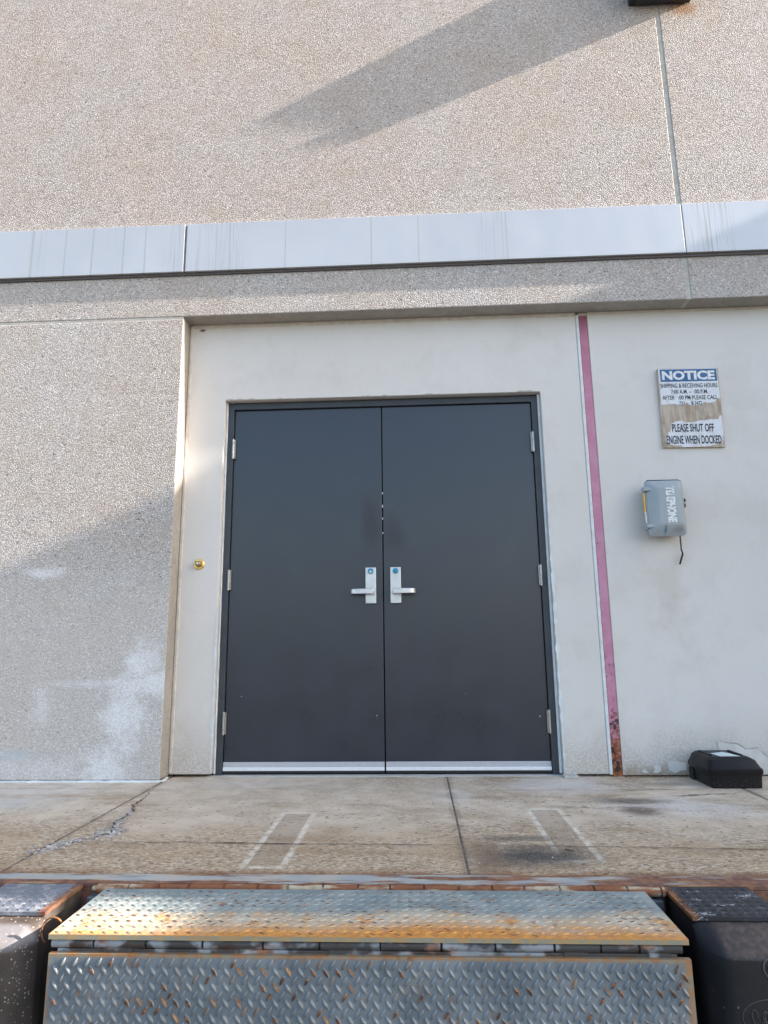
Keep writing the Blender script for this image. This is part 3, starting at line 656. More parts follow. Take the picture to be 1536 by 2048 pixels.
# door leaves
for sgn in (-1, 1):
    org = (sgn*0.909, 0.0, 0.0)
    mb = MB(); xa, xb = sorted((sgn*0.0035, sgn*0.909))
    mb.box(xa, xb, 0.0, 0.045, 0.004, 2.130)
    leaf = mb.build('door', DOOR, bld, org, 0.0015)
    leaf['label'] = 'left door leaf with lever pointing left' if sgn < 0 else 'right door leaf with lever pointing right'
    mb = MB(); xa, xb = sorted((sgn*0.0045, sgn*0.910)); mb.box(xa, xb, -0.006, -0.0005, 0.034, 0.060, 0); mb.box(xa, xb, -0.012, -0.0005, 0.014, 0.0335, 1)
    mb.box(xa, xb, -0.008, 0.0, 0.000, 0.0135, 2)  # black rubber strip, doubling as the dark gap painted under the sweep
    mb.build('door_sweep', [ALU2, ALU, BLACK], leaf, org, 0.0015)
    for zc, h in ((1.879, 0.118), (1.078, 0.114), (0.270, 0.118)):
        mb = MB(); hx = sgn*0.9105
        n = 5
        for k in range(n):
            za = zc - h/2 + k*h/n; mb.tube([(hx, -0.022, za+0.0006), (hx, -0.022, za+h/n-0.0006)], 0.0072, 12)
        mb.tube([(hx, -0.022, zc-h/2-0.004), (hx, -0.022, zc+h/2+0.004)], 0.0052, 10)
        mb.box(min(hx, hx-sgn*0.012), max(hx, hx-sgn*0.012), -0.018, -0.001, zc-h/2, zc+h/2)
        mb.build('hinge', HINGE, leaf, (hx, -0.022, zc), 0, 35)
    px = sgn*0.0725
    mb = MB(); mb.box(px-0.0305, px+0.0305, -0.019, -0.001, 0.930, 1.139)
    mb.build('lever_plate', STEELB, leaf, (px, 0, 1.03), 0.002)
    # lever: shank, flat grip curving back to the door at its tip
    mb = MB(); hz = 0.998; x0 = sgn*0.066
    mb.tube([(x0, -0.018, hz), (x0, -0.062, hz)], 0.0105, 14)
    prof = [(-0.012, -0.062), (0.01, -0.064), (0.05, -0.064), (0.095, -0.061), (0.108, -0.056), (0.117, -0.044), (0.120, -0.030)]
    vs = []; fs = []
    for i, (t, yy) in enumerate(prof):
        hh = 0.0158 - 0.002*i/6; th = 0.0045
        nx, ny = ((0, 1) if i < 4 else (0.5, 0.85) if i == 4 else (1, 0.3))
        for (dz, dk) in ((-hh, -th), (hh, -th), (hh, th), (-hh, th)):
            vs.append((x0 + sgn*(t - nx*dk*-1*0 + (nx*th if dk < 0 else -nx*th)), yy + (-th*ny if dk < 0 else th*ny), hz + dz))
    for i in range(len(prof)-1):
        for k in range(4): fs.append((i*4+k, i*4+(k+1) % 4, (i+1)*4+(k+1) % 4, (i+1)*4+k))
    fs += [(3,2,1,0), tuple((len(prof)-1)*4+k for k in range(4))]
    mb.add(vs, fs)
    mb.build('lever', STEELB, leaf, (x0, -0.02, hz), 0.003, 50)
    mb = MB(); cx = sgn*0.0725; mb.tube([(cx, -0.018, 1.117), (cx, -0.026, 1.117), (cx, -0.027, 1.117)], [0.0165, 0.0165, 0.012], 22, 0)
    mb.tube([(cx, -0.026, 1.113), (cx, -0.029, 1.113)], [0.0075, 0.0068], 16, 1 if sgn < 0 else 0)
    mb.box(cx-0.0008, cx+0.0008, -0.0296, -0.028, 1.110, 1.116, 2)
    mb.build('lock_cylinder', [LOCKB, STEELB, BLACK], leaf, (cx, -0.02, 1.117), 0, 40)
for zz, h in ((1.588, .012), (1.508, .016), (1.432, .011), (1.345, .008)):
    mb = MB(); mb.box(-0.0028, 0.0028, 0.004, 0.012, zz-h/2, zz+h/2); mb.build('gap_light_bit', GAPLIGHT, bld)  # white bits coloured as light showing through the leaf seam
mb = MB(); mb.box(-0.94, 0.94, 0.046, 0.085, -0.004, 2.17); mb.build('door_stop', DARK, bld)

# ================================================================ DOCK EDGE STEEL
FY = -1.572
mb = MB(); mb.box(-7, 7, -1.652, FY-0.001, FZ-0.012, FZ+0.002); mb.box(-7, 7, -1.652, -1.640, FZ-0.30, FZ-0.0125)
edge = mb.build('steel_edge_channel', EDGE, None, (0, -1.61, FZ), 0.002)
tag(edge, 'long rust-streaked steel channel capping the front edge of the concrete dock', 'steel edge')

# ================================================================ LEVELLER
lev = thing('dock_leveler', 'grey-blue checker plate dock leveler with rusty orange front edge and hanging lip', 'dock leveler', (0.04, -1.66, -0.45))
def tread(mb, u0, u1, v0, v1, to3, pu, pv, L, W, H, mis=(0,), prob=None, angA=math.radians(-58), angB=math.radians(55), seed=3, worn=False):
    rnd = random.Random(seed); j = 0; v = v0
    while v <= v1:
        k = 0; uu = u0 + (0 if j % 2 == 0 else pu/2)
        while uu <= u1:
            mi = prob(uu, v, rnd) if prob else 0
            lens_bar(mb, uu, v, L, W, H, (angA if j % 2 == 0 else angB) + rnd.uniform(-.03, .03), to3, mi, worn and j % 2 == 0)
            uu += pu
        v += pv/2; j += 1
# ramp plate: rises a touch from the hinge; top at z~0
RX0, RX1, RYB, RYF = -0.757, 0.826, -1.722, -2.030
mb = MB(); mb.box(RX0, RX1, RYF, RYB, -0.0135, -0.0015)
def pr(u_, v_, rnd):
    f_ = (RYB - v_)/(RYB - RYF); x_ = rnd.random()
    cl = mnoise.noise(Vector((u_*5, v_*9, 1.3)))
    return (2 if x_ < 0.55 + cl*0.5 else 1 if x_ < 0.75 else 0) if f_ > 0.42 else (1 if x_ < 0.28 + cl*0.6 else 2 if x_ < 0.38 + cl*0.5 else 0)
tread(mb, RX0+0.018, RX1-0.014, RYF+0.010, RYB-0.012, lambda a, b, h: (a, b, -0.0016 + h), 0.0308, 0.0345, 0.0265, 0.0082, 0.0024, prob=pr, angA=R(-35), angB=R(28), seed=4)
mb.build('ramp_plate', [RAMP, TIP, CTIP], lev, (0.04, -1.72, 0), 0, 60)
# rear hinge: barrels alternating with stubs, just ahead of the channel
mb = MB(); rnd = random.Random(9); x = -0.80
while x < 0.90:
    wd = rnd.uniform(0.085, 0.105); rr = 0.0135
    mb.tube([(x, -1.681, -0.016), (min(x+wd, 0.895), -1.681, -0.016)], rr, 14); mb.box(x+0.004, min(x+wd, 0.895)-0.004, -1.679, -1.653, -0.030, -0.012 + (0.002 if rnd.random() < .5 else 0))
    x += wd + 0.006
mb.tube([(-0.815, -1.681, -0.016), (0.905, -1.681, -0.016)], 0.008, 12)
mb.build('rear_hinge', HNG, lev, (0.04, -1.68, -0.01), 0, 40)
mb = MB(); mb.box(-0.825, 0.885, -1.7, -1.654, -0.46, -0.034); mb.build('mounting_frame', DIM, lev, (0.04, -1.68, -0.2), 0.003)
# knuckles under the front of the ramp
mb = MB(); HY, HZ, HR = -2.012, -0.0262, 0.0118
segs = [(-0.752,-0.640),(-0.630,-0.555),(-0.540,-0.375),(-0.365,-0.225),(-0.165,-0.065),(-0.145,0.0),(0.012,0.155),(0.170,0.315),(0.335,0.455),(0.470,0.585),(0.600,0.700),(0.712,0.812)]
segs = [(-0.752,-0.646),(-0.640,-0.512),(-0.507,-0.368),(-0.362,-0.215),(-0.210,-0.073),(-0.068,0.078),(0.083,0.228),(0.234,0.360),(0.365,0.503),(0.509,0.615),(0.620,0.707),(0.712,0.812)]
for i, (a, b) in enumerate(segs):
    mb.tube([(a, HY, HZ), (b, HY, HZ)], HR + (0.001 if i % 2 else 0), 18)
mb.tube([(-0.748, HY, HZ), (0.808, HY, HZ)], 0.0095, 12, 1)
for i, (a, b) in enumerate(segs):
    if i % 2: mb.box(a+0.02, b-0.03, HY-0.0085, HY+0.004, -0.062, HZ)                # welded lugs down to the lip
    else: mb.box(a+0.01, b-0.01, HY+0.0, HY+0.03, HZ, -0.0140)
mb.build('lip_hinge', [TUBE, OILSHADE], lev, (0.04, HY, HZ), 0, 40)
mb = MB(); mb.box(-0.738, 0.800, HY-0.006, HY+0.012, -0.085, -0.0385); mb.build('lip_lug_bar', TUBE, lev, (0.04, HY, -0.06), 0.002)
boxes('support_rib', OILSHADE, lev, [(-0.70, 0.77, -1.985, -1.96, -0.12, -0.0137), (-0.60, -0.585, -1.96, -1.70, -0.14, -0.0137), (0.0, 0.015, -1.96, -1.70, -0.14, -0.0137), (0.6, 0.615, -1.96, -1.70, -0.14, -0.0137)])
# hanging lip
mb = MB(); LX0, LX1, LYF = -0.753, 0.828, -2.030; LZT, LZB = -0.0455, -0.405
mb.box(LX0, LX1, LYF, LYF+0.013, LZB, LZT)
def pl(u_, v_, rnd):
    x_ = rnd.random(); cl = mnoise.noise(Vector((u_*4.2 + 3, v_*10, 0.3)))
    q = 0.05 + max(0, cl)*0.9 + 0.20*math.exp(-((u_+0.15)/0.22)**2) + (0.5 if u_ > 0.775 else 0)
    return 1 if x_ < q*0.6 else 2 if x_ < q*1.05 else 0
tread(mb, LX0+0.022, LX1-0.016, LZB+0.012, LZT-0.012, lambda a, b, h: (a, LYF+0.0001-h, b), 0.0308, 0.0345, 0.0285, 0.0100, 0.0050, prob=pl, worn=True, angA=R(-55), angB=R(60), seed=6)
lip = mb.build('lip_plate', [LIP, TIP, CTIP, WORNHL], lev, (0.04, LYF, LZT), 0, 60)
mb = MB(); pts = [(-0.80 + 0.030*math.cos(t), -1.93 + 0.0*t, -0.035 + 0.034*math.sin(t)) for t in [i*math.pi/10 for i in range(-3, 14)]]
mb.tube(pts, 0.0022, 8); mb.build('lifting_ring', DPR, lev, (-0.78, -1.93, -0.03), 0, 40)
for xx in (-0.790, 0.846):
    mb = MB(); mb.prism([(-1.72, -0.06), (-1.90, -0.16), (-1.90, -0.30), (-1.72, -0.42)], xx, xx+0.012, 'x'); mb.build('side_gusset', OILSHADE, lev, (xx, -1.8, -0.2))

# ================================================================ BUMPERS
def bumper(sgn, x_in, label, plate, rub, edgecol, shift=0.0):
    X = lambda k: x_in + sgn*k
    t = thing('dock_bumper', label, 'dock bumper', (X(0.12), -1.78, -0.45), 'rubber bumpers either side of the leveler')
    def bx(mb, k0, k1, y0, y1, z0, z1, mi=0): a, b = sorted((X(k0), X(k1))); mb.box(a, b, y0, y1, z0, z1, mi)
    mb = MB(); bx(mb, 0.0, 0.245, -1.868, -1.655, -0.021, -0.0115)
    tread(mb, min(X(0.012), X(0.233)), max(X(0.012), X(0.233)), -1.856, -1.668, lambda a, b, h: (a, b, -0.0116+h), 0.030, 0.030, 0.020, 0.007, 0.0022, angA=R(-35), angB=R(28), seed=11)
    mb.build('cover_plate', plate, t, (X(0.12), -1.76, -0.01), 0, 60)
    mb = MB(); bx(mb, 0.004, 0.240, -1.862, -1.655, -0.52, -0.0215); mb.build('steel_housing', edgecol, t, (X(0.12), -1.76, -0.3), 0.003)
    # moulded rubber block: plan outline with chamfered front corners, sloped crown
    rings = []
    for (inset, zz, yf, yc) in ((0.012, -0.024, -1.886, -1.868), (0.0, -0.034, -1.902, -1.872), (0.0, -0.075, -1.958, -1.895), (0.0, -0.50, -1.958, -1.895)):
        k0, k1 = -0.002+inset, 0.246-inset
        dy = yf - (-1.868); c = 0.060 if zz < -0.05 else 0.030 + 0.01
        pts = [(k0, -1.8625), (k0, yc), (k0 + 0.010, yc - (yc-yf)*0.30), (k0+c*0.72, yf + 0.006), (k0+c, yf),
               (k1-c, yf), (k1-c*0.72, yf+0.006), (k1-0.010, yc-(yc-yf)*0.30), (k1, yc), (k1, -1.8625)]
        rings.append([(X(a), b, zz) for a, b in pts])
    mb = MB(); n = 10; vs = [q for rg in rings for q in rg]; fs = []
    for i in range(3):
        for k in range(n-1): fs.append((i*n+k, i*n+k+1, (i+1)*n+k+1, (i+1)*n+k))
        fs.append((i*n+n-1, i*n, (i+1)*n, (i+1)*n+n-1))
    fs += [tuple(range(n)), tuple(3*n+k for k in range(n))]
    mb.add(vs, fs)
    blk = mb.build('rubber_block', rub, t, (X(0.12), -1.9, -0.28), 0.006, 45, 3)
    # bolt recess ring and the raised oval emblem
    yf = -1.9585
    for cx, cz_, ra in ((X(0.151), -0.093, 0.0235), (X(0.151), -0.40, 0.0235)):
        mb = MB(); mb.tube([(cx + ra*math.cos(a), yf, cz_ + ra*math.sin(a)) for a in [2*math.pi*i/28 for i in range(29)]], 0.0022, 6, 0, None, False)
        mb.tube([(cx, yf+0.003, cz_), (cx, yf-0.001, cz_)], [ra, ra*0.98], 28, 1)
        mb.tube([(cx, yf-0.001, cz_), (cx, yf-0.006, cz_)], 0.011, 6, 1)
        mb.build('bolt_recess', [edgecol if rub is RUB_O else simple('scuffed_rubber_rim', (0.10, 0.095, 0.10), 0.5), OILSHADE], blk, (cx, yf, cz_), 0, 40)
    mb = MB(); cx, cz_ = X(0.137), -0.202
    for s1 in (1.0,):
        mb.tube([(cx + 0.073*s1*math.cos(a), yf, cz_ + 0.040*s1*math.sin(a)) for a in [2*math.pi*i/40 for i in range(41)]], 0.0018, 6, 0, None, False)
    vs2, fs2 = [], []
    for off_, amp in ((-0.048, 0.018), (-0.022, 0.013), (0.006, 0.016), (0.034, 0.012)):      # raised cursive loops
        pts = [(cx + off_ + 0.010*math.cos(a)*1.1 + 0.003*a, yf, cz_ + amp*math.sin(a)) for a in [i*0.35 for i in range(22)]]
        mb.tube(pts, 0.0018, 6)
    mb.tube([(cx-0.055+0.11*i/12, yf, cz_ - 0.024 + 0.003*math.sin(i*1.3)) for i in range(13)], 0.0014, 6)
    mb.build('oval_emblem', simple('moulded_emblem_rubber', (0.050, 0.047, 0.050), 0.5) if rub is RUB_N else rub, blk, (cx, yf, cz_), 0, 40)
    return t
bumper(1, 0.900, 'clean black rubber bumper with scratched dark top plate, right of the leveler', PLATE_D, RUB_N, OILSHADE)
bumper(-1, -0.858, 'weathered brown speckled rubber bumper with sunlit grey top plate, left of the leveler', PLATE_L, RUB_O, simple('speckled_dark_steel', (0.09, 0.075, 0.065), 0.7, 0.1, 0.4, 30))

# ================================================================ SIGN
sg = thing('notice_sign', 'peeling blue and white notice board screwed to the stucco above the telephone box', 'sign', (1.833, SY, 2.048))
SW, SH, SB = 0.354, 0.490, SY-0.016
def sx(fx): return 1.833 - SW/2 + fx*SW
def sz(fz): return 2.048 + SH/2 - fz*SH
mb = MB(); mb.box(sx(0), sx(1), SB, SY-0.001, sz(1), sz(0)); board = mb.build('plywood_board', PLY, sg, (1.833, SY, 2.048), 0.0015)
def sheet(name, pts, yy, mat, par=sg):
    mb = MB(); mb.add([(sx(a), yy, sz(b)) for a, b in pts] + [(sx(a), yy+0.0005, sz(b)) for a, b in pts], [tuple(range(len(pts)))] + [(i, (i+1) % len(pts), len(pts)+(i+1) % len(pts), len(pts)+i) for i in range(len(pts))])
    return mb.build(name, mat, par, (1.833, yy, 2.048))
rnd = random.Random(12)
def torn(pts, n=5, j=0.012):
    out = []
    for i in range(len(pts)-1):
        for k in range(n):
            t = k/n; out.append((pts[i][0]*(1-t)+pts[i+1][0]*t + rnd.uniform(-j, j)*(k > 0), pts[i][1]*(1-t)+pts[i+1][1]*t + rnd.uniform(-j, j)*(k > 0)))
    out.append(pts[-1]); return out
top = [(0.012,0.006),(0.975,0.004),(0.992,0.385)] + torn([(0.992,0.385),(0.93,0.405),(0.90,0.43),(0.80,0.447),(0.72,0.44),(0.66,0.47),(0.50,0.475),(0.44,0.44),(0.40,0.475),(0.22,0.455),(0.10,0.462),(0.02,0.462)], 3, 0.006)
up = sheet('upper_vinyl', top, SB-0.0008, PAPER); up['label'] = 'upper torn half of the notice lettering'
low = torn([(0.16,0.70),(0.24,0.675),(0.34,0.665),(0.40,0.69),(0.52,0.685),(0.66,0.665),(0.80,0.655),(0.935,0.650),(0.945,0.615),(0.965,0.600),(0.985,0.62)], 3, 0.005) + [(0.99,0.80),(0.985,0.91)] + torn([(0.985,0.91),(0.95,0.945),(0.86,0.965),(0.75,0.985),(0.55,0.992),(0.32,0.995),(0.28,0.975),(0.13,0.97),(0.07,0.955),(0.045,0.90),(0.06,0.86),(0.10,0.85),(0.09,0.82),(0.13,0.80),(0.15,0.76)], 2, 0.006)
lo = sheet('lower_vinyl', low, SB-0.0008, PAPER); lo['label'] = 'lower torn half of the notice lettering'
bb = sheet('blue_header', [(0.035,0.014),(0.968,0.012),(0.972,0.166),(0.04,0.172)], SB-0.0016, BLUE, up)
def letter(body, fx0, fx1, fc, fh, mat, par, name='lettering', bold=0.02, yy=SB-0.0020, z2=False):
    vs, fs = text_mesh(body, (fx1-fx0)*SW, fh*SH, bold, 0)
    mb = MB(); cx = sx((fx0+fx1)/2); cz2 = sz(fc); mb.add([(a+cx, yy, c+cz2) for a, b, c in vs], fs)
    return mb.build(name, mat, par, (cx, yy, cz2))
letter('NOTICE', 0.065, 0.935, 0.092, 0.118, WLET, up, 'lettering', 0.045, SB-0.0024)
for body, a, b, fc, fh, par, bd in (
    ('SHIPPING & RECEIVING HOURS', 0.028, 0.965, 0.2225, 0.056, up, 0.006),
    ('7:00 A.M. \u2013', 0.197, 0.528, 0.300, 0.053, up, 0.006), (':00 P.M.', 0.572, 0.80, 0.300, 0.053, up, 0.006),
    ('AFTER', 0.048, 0.247, 0.3745, 0.053, up, 0.006), (':00 PM', 0.31, 0.504, 0.3745, 0.053, up, 0.006), ('PLEASE CALL', 0.533, 0.95, 0.3745, 0.053, up, 0.006),
    ('732', 0.315, 0.41, 0.449, 0.048, up, 0.006), ('8-7472', 0.515, 0.69, 0.449, 0.048, up, 0.006),
    ('PLEASE SHUT OFF', 0.165, 0.845, 0.757, 0.100, lo, 0.016), ('ENGINE WHEN DOCKED', 0.062, 0.948, 0.905, 0.104, lo, 0.016)):
    letter(body, a, b, fc, fh, INK, par, 'lettering', bd)
sg.rotation_euler = (R(0.6), R(0.9), 0)

# ================================================================ TELEPHONE BOX
ph = thing('telephone_box', 'grey metal outdoor telephone box on the stucco wall right of the pink column', 'telephone box', (1.60, SY, 1.432))
PX0, PX1, PZ0, PZ1 = 1.497, 1.706, 1.275, 1.590
def rrect(x0, x1, z0, z1, rad, yy, n=4):
    out = []
    for cx, cz2, a0 in ((x1-rad, z1-rad, 0), (x0+rad, z1-rad, 90), (x0+rad, z0+rad, 180), (x1-rad, z0+rad, 270)):
        for k in range(n+1):
            a = R(a0 + 90*k/n); out.append((cx+rad*math.cos(a), yy, cz2+rad*math.sin(a)))
    return out
def loft(rings, caps=(True, True)):
    mb = MB(); n = len(rings[0]); fs = []
    for i in range(len(rings)-1):
        for k in range(n): fs.append((i*n+k, i*n+(k+1) % n, (i+1)*n+(k+1) % n, (i+1)*n+k))
    if caps[0]: fs.append(tuple(range(n)))
    if caps[1]: fs.append(tuple((len(rings)-1)*n+k for k in range(n)))
    mb.add([q for rg in rings for q in rg], fs); return mb
mb = loft([rrect(PX0+0.022, PX1-0.02, PZ0+0.02, PZ1-0.02, 0.02, SY-0.001), rrect(PX0+0.014, PX1-0.012, PZ0+0.012, PZ1-0.010, 0.02, SY-0.062)])
mb.build('back_shell', PHONE, ph, (1.60, SY, 1.432), 0, 40)
mb = loft([rrect(PX0+0.006, PX1-0.004, PZ0+0.004, PZ1-0.002, 0.022, SY-0.063), rrect(PX0+0.006, PX1-0.004, PZ0+0.004, PZ1-0.002, 0.022, SY-0.068)])
mb.build('gasket', BLACK, ph, (1.60, SY, 1.432), 0, 40)
mb = loft([rrect(PX0+0.002, PX1, PZ0, PZ1, 0.024, SY-0.0685), rrect(PX0, PX1+0.002, PZ0-0.002, PZ1+0.002, 0.026, SY-0.076), rrect(PX0, PX1+0.002, PZ0-0.002, PZ1+0.002, 0.026, SY-0.084),
           rrect(PX0+0.008, PX1-0.006, PZ0+0.006, PZ1-0.006, 0.024, SY-0.088),
           rrect(PX0+0.014, PX1-0.010, PZ0+0.014, PZ1-0.012, 0.022, SY-0.094),
           rrect(PX0+0.056, PX1-0.024, PZ0+0.052, PZ1-0.044, 0.016, SY-0.118), rrect(PX0+0.064, PX1-0.030, PZ0+0.060, PZ1-0.050, 0.014, SY-0.120)])
lid = mb.build('lid', PHONE, ph, (1.60, SY-0.08, 1.432), 0, 28)
mb = MB()     # dark rain lip along the top edge
mb.tube([(PX0+0.004, SY-0.080, PZ1-0.012), (PX0+0.018, SY-0.082, PZ1+0.003), (PX1-0.018, SY-0.082, PZ1+0.003), (PX1-0.002, SY-0.080, PZ1-0.006)], 0.0035, 8)
mb.build('rain_lip', simple('navy_gasket', (0.02, 0.03, 0.05), 0.4), ph, (1.6, SY-0.08, PZ1), 0, 40)
vs, fs = text_mesh('TELEPHONE', 0.206, 0.050, 0.055, 0)
mb = MB(); mb.add([(c + 1.622, SY-0.1213, -a + 1.447) for a, b, c in vs], fs); mb.build('lettering', WORNL, lid, (1.64, SY-0.1213, 1.45))
for zz in (1.540, 1.330):
    mb = MB(); mb.prism([(PX0-0.012, zz-0.011), (PX0+0.002, zz-0.012), (PX0+0.062, zz-0.003), (PX0+0.062, zz+0.003), (PX0+0.002, zz+0.010), (PX0-0.012, zz+0.009)], SY-0.104, SY-0.089, 'y')
    mb.tube([(PX0-0.008, SY-0.082, zz-0.018), (PX0-0.008, SY-0.082, zz+0.012)], 0.010, 12)
    mb.build('hinge_arm', PHONE, ph, (PX0, SY-0.09, zz), 0.002, 40)
mb = MB(); mb.tube([(PX0-0.008, SY-0.082, 1.412), (PX0-0.008, SY-0.082, 1.525)], 0.0062, 12, 0); mb.tube([(PX0-0.006, SY-0.082, 1.345), (PX0-0.008, SY-0.082, 1.412)], 0.0070, 12, 1)
mb.tube([(PX0+0.012, SY-0.086, 1.35), (PX0+0.012, SY-0.086, 1.52)], 0.006, 10, 2)
mb.build('hinge_spring', [SPRING, HINGE, PHONE], ph, (PX0, SY-0.08, 1.44), 0, 40)
mb = MB(); mb.box(PX1-0.004, PX1+0.012, SY-0.088, SY-0.060, 1.455, 1.463); mb.tube([(PX1+0.007, SY-0.078, 1.434), (PX1+0.007, SY-0.078, 1.485)], [0.0045, 0.0065], 10, 1); mb.tube([(PX1+0.003, SY-0.078, 1.472), (PX1+0.014, SY-0.078, 1.472)], 0.004, 8, 1)
mb.build('latch', [HINGE, CHAINM], ph, (PX1, SY-0.07, 1.46), 0.001)
# chain of short links and a pin
mb = MB(); P = [Vector((1.677, SY-0.060, PZ0+0.01)), Vector((1.680, SY-0.052, 1.235)), Vector((1.684, SY-0.04, 1.20)), Vector((1.695, SY-0.03, 1.180))]
acc = []
for i in range(len(P)-1):
    for k in range(5): acc.append(P[i].lerp(P[i+1], k/5))
acc.append(P[-1])
for i in range(len(acc)-1):
    a, b = acc[i], acc[i+1]; d = (b-a); L = d.length*0.75; c = (a+b)/2; d.normalize()
    sdir = d.cross(Vector((0, 1, 0))).normalized() if i % 2 else Vector((0, 1, 0))
    loop = [c + d*L*math.cos(t) + sdir*0.0032*math.sin(t) for t in [2*math.pi*q/8 for q in range(9)]]
    mb.tube(loop, 0.0018, 5, 0, None, False)
mb.tube([P[-1], (1.676, SY-0.02, 1.120)], 0.0050, 8)
mb.build('chain', CHAINM, ph, (1.68, SY-0.05, 1.2), 0, 40)

# ================================================================ BRASS CHIME BUTTON
br = thing('brass_bell_push', 'round brass bell push on the stucco left of the doors', 'door bell', (-1.078, SY, 1.170))
def disc(name, prof, mats, par, cx, cz2, seg=32, mi=None):
    mb = MB(); mb.tube([(cx, SY - d, cz2) for d, r_ in prof], [r_ for d, r_ in prof], seg); return mb.build(name, mats, par, (cx, SY, cz2), 0, 30)
disc('escutcheon', [(0.0, 0.0315), (0.004, 0.0315), (0.007, 0.028), (0.0075, 0.020), (0.0076, 0.004)], BRASS, br, -1.078, 1.170)
disc('barrel', [(0.0074, 0.0195), (0.020, 0.0175), (0.030, 0.016), (0.034, 0.012), (0.0345, 0.006)], BRASSD, br, -1.078, 1.170)
disc('button', [(0.0342, 0.0075), (0.041, 0.007), (0.044, 0.0035), (0.0442, 0.001)], STEELB, br, -1.078, 1.170, 18)
for a in (35, 145, 270):
    mb = MB(); cx, c2 = -1.078+0.0265*math.cos(R(a)), 1.170+0.0265*math.sin(R(a)); mb.tube([(cx, SY-0.006, c2), (cx, SY-0.0085, c2)], 0.0024, 8); mb.build('screw', BLACK, br, (cx, SY-0.007, c2))

# ================================================================ BAIT STATION
bt = thing('bait_station', 'black plastic rodent bait station with a white sticker against the stucco wall', 'bait box', (1.73, -0.24, FZ))
bx0, bx1, byf, byb = 1.604, 1.868, -0.360, -0.085
def brect(x0, x1, y0, y1, rad, zz, n=3):
    return [(a, c, zz) for a, b, c in rrect(x0, x1, y0, y1, rad, 0, n)]
mb = loft([brect(bx0+0.012, bx1-0.010, byf+0.006, byb-0.01, 0.016, FZ+0.001), brect(bx0+0.006, bx1-0.004, byf+0.002, byb-0.006, 0.018, FZ+0.070)])
base = mb.build('base', BAIT, bt, (1.73, -0.24, FZ), 0, 40)
mb = MB(); mb.prism([(-0.155, FZ+0.004), (-0.105, FZ+0.004), (-0.105, FZ+0.055), (-0.118, FZ+0.066), (-0.142, FZ+0.066), (-0.155, FZ+0.055)], bx0+0.002, bx0+0.009, 'x'); mb.build('entry_hole', DARK, bt, (bx0, -0.13, FZ+0.03))
mb = loft([brect(bx0+0.002, bx1, byf-0.002, byb-0.002, 0.02, FZ+0.066), brect(bx0, bx1+0.002, byf-0.004, byb, 0.022, FZ+0.072), brect(bx0, bx1+0.002, byf-0.004, byb, 0.022, FZ+0.088),
           brect(bx0+0.006, bx1-0.006, byf+0.006, byb-0.008, 0.020, FZ+0.096), brect(bx0+0.016, bx1-0.022, byf+0.018, byb-0.02, 0.022, FZ+0.128),
           brect(bx0+0.030, bx1-0.045, byf+0.040, byb-0.030, 0.022, FZ+0.140), brect(bx0+0.034, bx1-0.050, byf+0.046, byb-0.034, 0.02, FZ+0.1415)])
lidb = mb.build('lid', BAIT, bt, (1.73, -0.24, FZ+0.08), 0, 35)
boxes('lid_rib', BAIT, lidb, [(bx0+0.040, bx0+0.055, byf+0.075, byb-0.06, FZ+0.1415, FZ+0.1475), (bx1-0.075, bx1-0.060, byf+0.075, byb-0.06, FZ+0.1415, FZ+0.1475)], 0.003)
mb = MB(); mb.add([(1.684,-0.314,FZ+0.1428),(1.786,-0.314,FZ+0.1428),(1.764,-0.215,FZ+0.1436),(1.742,-0.210,FZ+0.1470),(1.676,-0.222,FZ+0.1430)], [(0,1,2,3,4)])
mb.add([(1.684,-0.314,FZ+0.1424),(1.786,-0.314,FZ+0.1424),(1.764,-0.215,FZ+0.1432),(1.742,-0.210,FZ+0.1466),(1.676,-0.222,FZ+0.1426)], [(4,3,2,1,0)])
mb.build('sticker', LABELW, lidb, (1.72, -0.26, FZ+0.143))

# ================================================================ WALL LIGHT (only its underside is in the frame)
wl = thing('wall_light', 'black floodlight housing fixed high on the wall over the vertical joint', 'wall light', (1.862, WY, 5.05))
mb = MB(); mb.prism([(WY-0.001, 4.792), (WY-0.120, 4.800), (WY-0.150, 5.085), (WY-0.056, 5.27), (WY-0.001, 5.34)], 1.664, 2.062, 'x')
mb.build('housing', BLACK, wl, (1.862, WY, 5.05), 0.008)
mb = MB(); mb.box(1.70, 2.03, WY-0.135, WY-0.012, 4.786, 4.792); mb.build('lens', simple('smoked_lens', (0.03, 0.03, 0.035), 0.15), wl, (1.86, WY-0.07, 4.79), 0.002)
boxes('cooling_fin', BLACK, wl, [(1.68+k*0.085, 1.688+k*0.085, WY-0.128, WY-0.05, 5.06, 5.14) for k in range(5)])

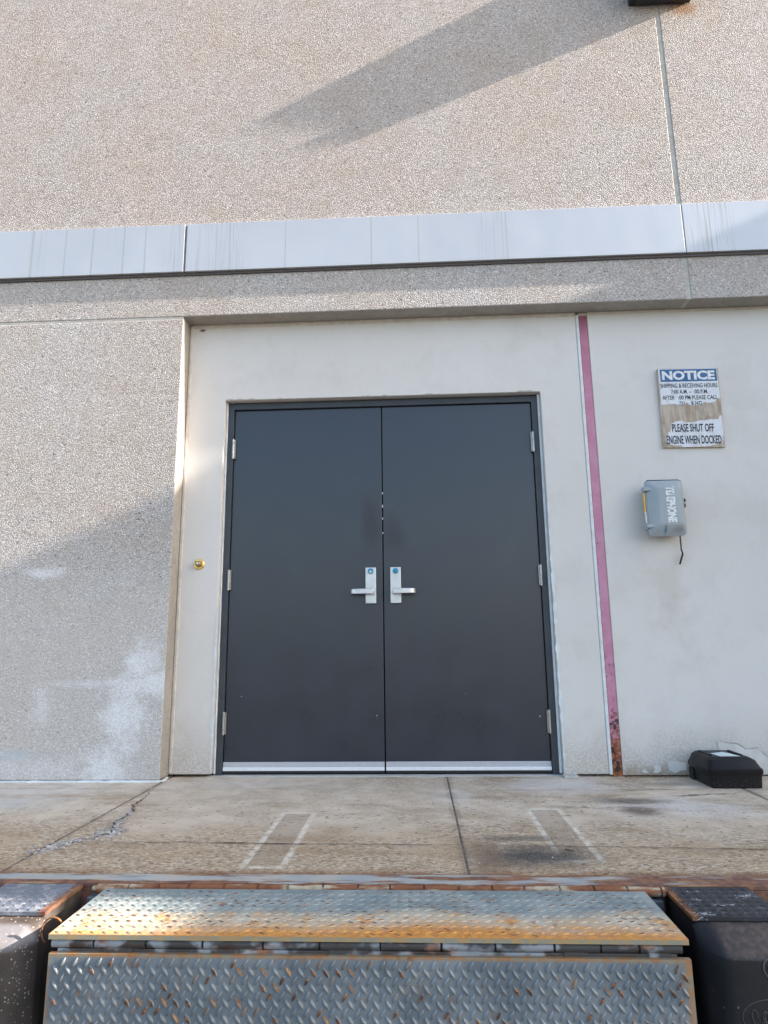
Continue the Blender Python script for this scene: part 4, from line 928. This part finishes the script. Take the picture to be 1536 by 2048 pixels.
# ================================================================ LOOSE BITS
def rock(mb, c, s_, rnd, flat=0.6):
    vs = []
    for a in range(3):
        for b in range(5):
            t = 2*math.pi*b/5 + a*0.5; rr = s_*(0.6 if a == 2 else 1.0)*rnd.uniform(0.7, 1.2)
            vs.append((c[0]+rr*math.cos(t), c[1]+rr*math.sin(t), c[2] + s_*flat*(-0.3 + a*0.6)))
    fs = [(a*5+b, a*5+(b+1) % 5, (a+1)*5+(b+1) % 5, (a+1)*5+b) for a in range(2) for b in range(5)] + [(10,11,12,13,14)]
    mb.add(vs, fs)
rnd = random.Random(21)
mb = MB()
path = [(-1.17,-1.36),(-1.14,-1.27),(-1.03,-1.15),(-1.03,-1.07),(-1.07,-0.95),(-1.08,-0.80)]
for i in range(420):
    k = min(4, int(rnd.random()**0.8*5)); t = rnd.random(); a, b = path[k], path[k+1]; sp = 0.030 if k < 3 else 0.012
    rock(mb, (a[0]*(1-t)+b[0]*t + rnd.gauss(0, sp), a[1]*(1-t)+b[1]*t + rnd.gauss(0, sp*0.8), FZ+0.002), rnd.uniform(0.002, 0.009)*(1 if k < 3 else 0.6), rnd, 0.5)
tag(mb.build('concrete_rubble', RUBBLE), 'broken grey concrete crumbs along the jagged crack at left', 'rubble', None, 'stuff')
mb = MB()
for i in range(170):
    xx, yy = rnd.uniform(-2.1, 1.9), rnd.uniform(-1.52, -0.2)
    if rnd.random() < 0.25: xx, yy = rnd.gauss(-1.18, 0.06), rnd.uniform(-1.0, -0.3)
    rock(mb, (xx, yy, FZ+0.001), rnd.uniform(0.0015, 0.0045), rnd, 0.4)
tag(mb.build('pale_chips', CHIP), 'small pale stone chips scattered over the dock floor', 'grit', None, 'stuff')
mb = MB()
for i in range(420):
    xx = rnd.uniform(1.28, 1.62) if rnd.random() < 0.8 else rnd.uniform(0.98, 1.25); yy = -0.066 - abs(rnd.gauss(0, 0.014)); s_ = rnd.uniform(0.002, 0.006); t = rnd.uniform(0, 6.28)
    a = Vector((math.cos(t), math.sin(t), rnd.uniform(-.3, .5)))*s_; b = Vector((-math.sin(t), math.cos(t), rnd.uniform(-.2, .2)))*s_*0.5; c = Vector((xx, yy, FZ+0.003+rnd.random()*0.006))
    mb.add([tuple(c-a), tuple(c+b), tuple(c+a), tuple(c-b)], [(0,1,2,3)])
tag(mb.build('leaf_litter', LEAF), 'rust-brown leaf crumbs gathered along the foot of the right stucco wall', 'leaf litter', None, 'stuff')
mb = MB(); mb.tube([(0.688,-1.318,FZ+0.004),(0.700,-1.330,FZ+0.0045),(0.716,-1.342,FZ+0.004)], [0.0018, 0.0022, 0.0012], 6)
tag(mb.build('twig', simple('twig_bark', (0.07, 0.04, 0.025), 0.9), None, (0.70, -1.33, FZ)), 'short dark twig lying on the tan concrete near the right floor outline', 'twig')

# ================================================================ OCCLUDING WING (unseen, right of the frame; shaped to cast the dock's shadow)
ng = thing('occluding_wing', 'plain concrete wing out of view to the right, added and shaped to shade the dock', 'building', (12, -2, -1.22))
TAN = SUN_TO.z/SUN_TO.x
XW = 9.0
zA = 1.562 + (XW + 1.198)*TAN; zB = 0.0 + (XW + 0.47)*TAN
KY = 0.142/2.38
yC = -1.80 - KY*(XW + 0.75)
mb = MB(); mb.prism([(yC, -1.22), (-0.30, -1.22), (-0.30, zA+0.20), (-0.62, zA+0.18), (-0.84, zA), (yC, zA)], XW, 15.0, 'x'); mb.build('tall_block', PEBBLEW, ng, (12, -1, -1.22))  # top edge stepped to steer the shadow line on the wall
mb = MB(); mb.box(XW, 15.0, -4.6, yC-0.002, -1.22, zB); mb.build('low_block', PEBBLEW, ng, (12, -3, -1.22))  # added lower occluder that trims the sun patch on the ramp
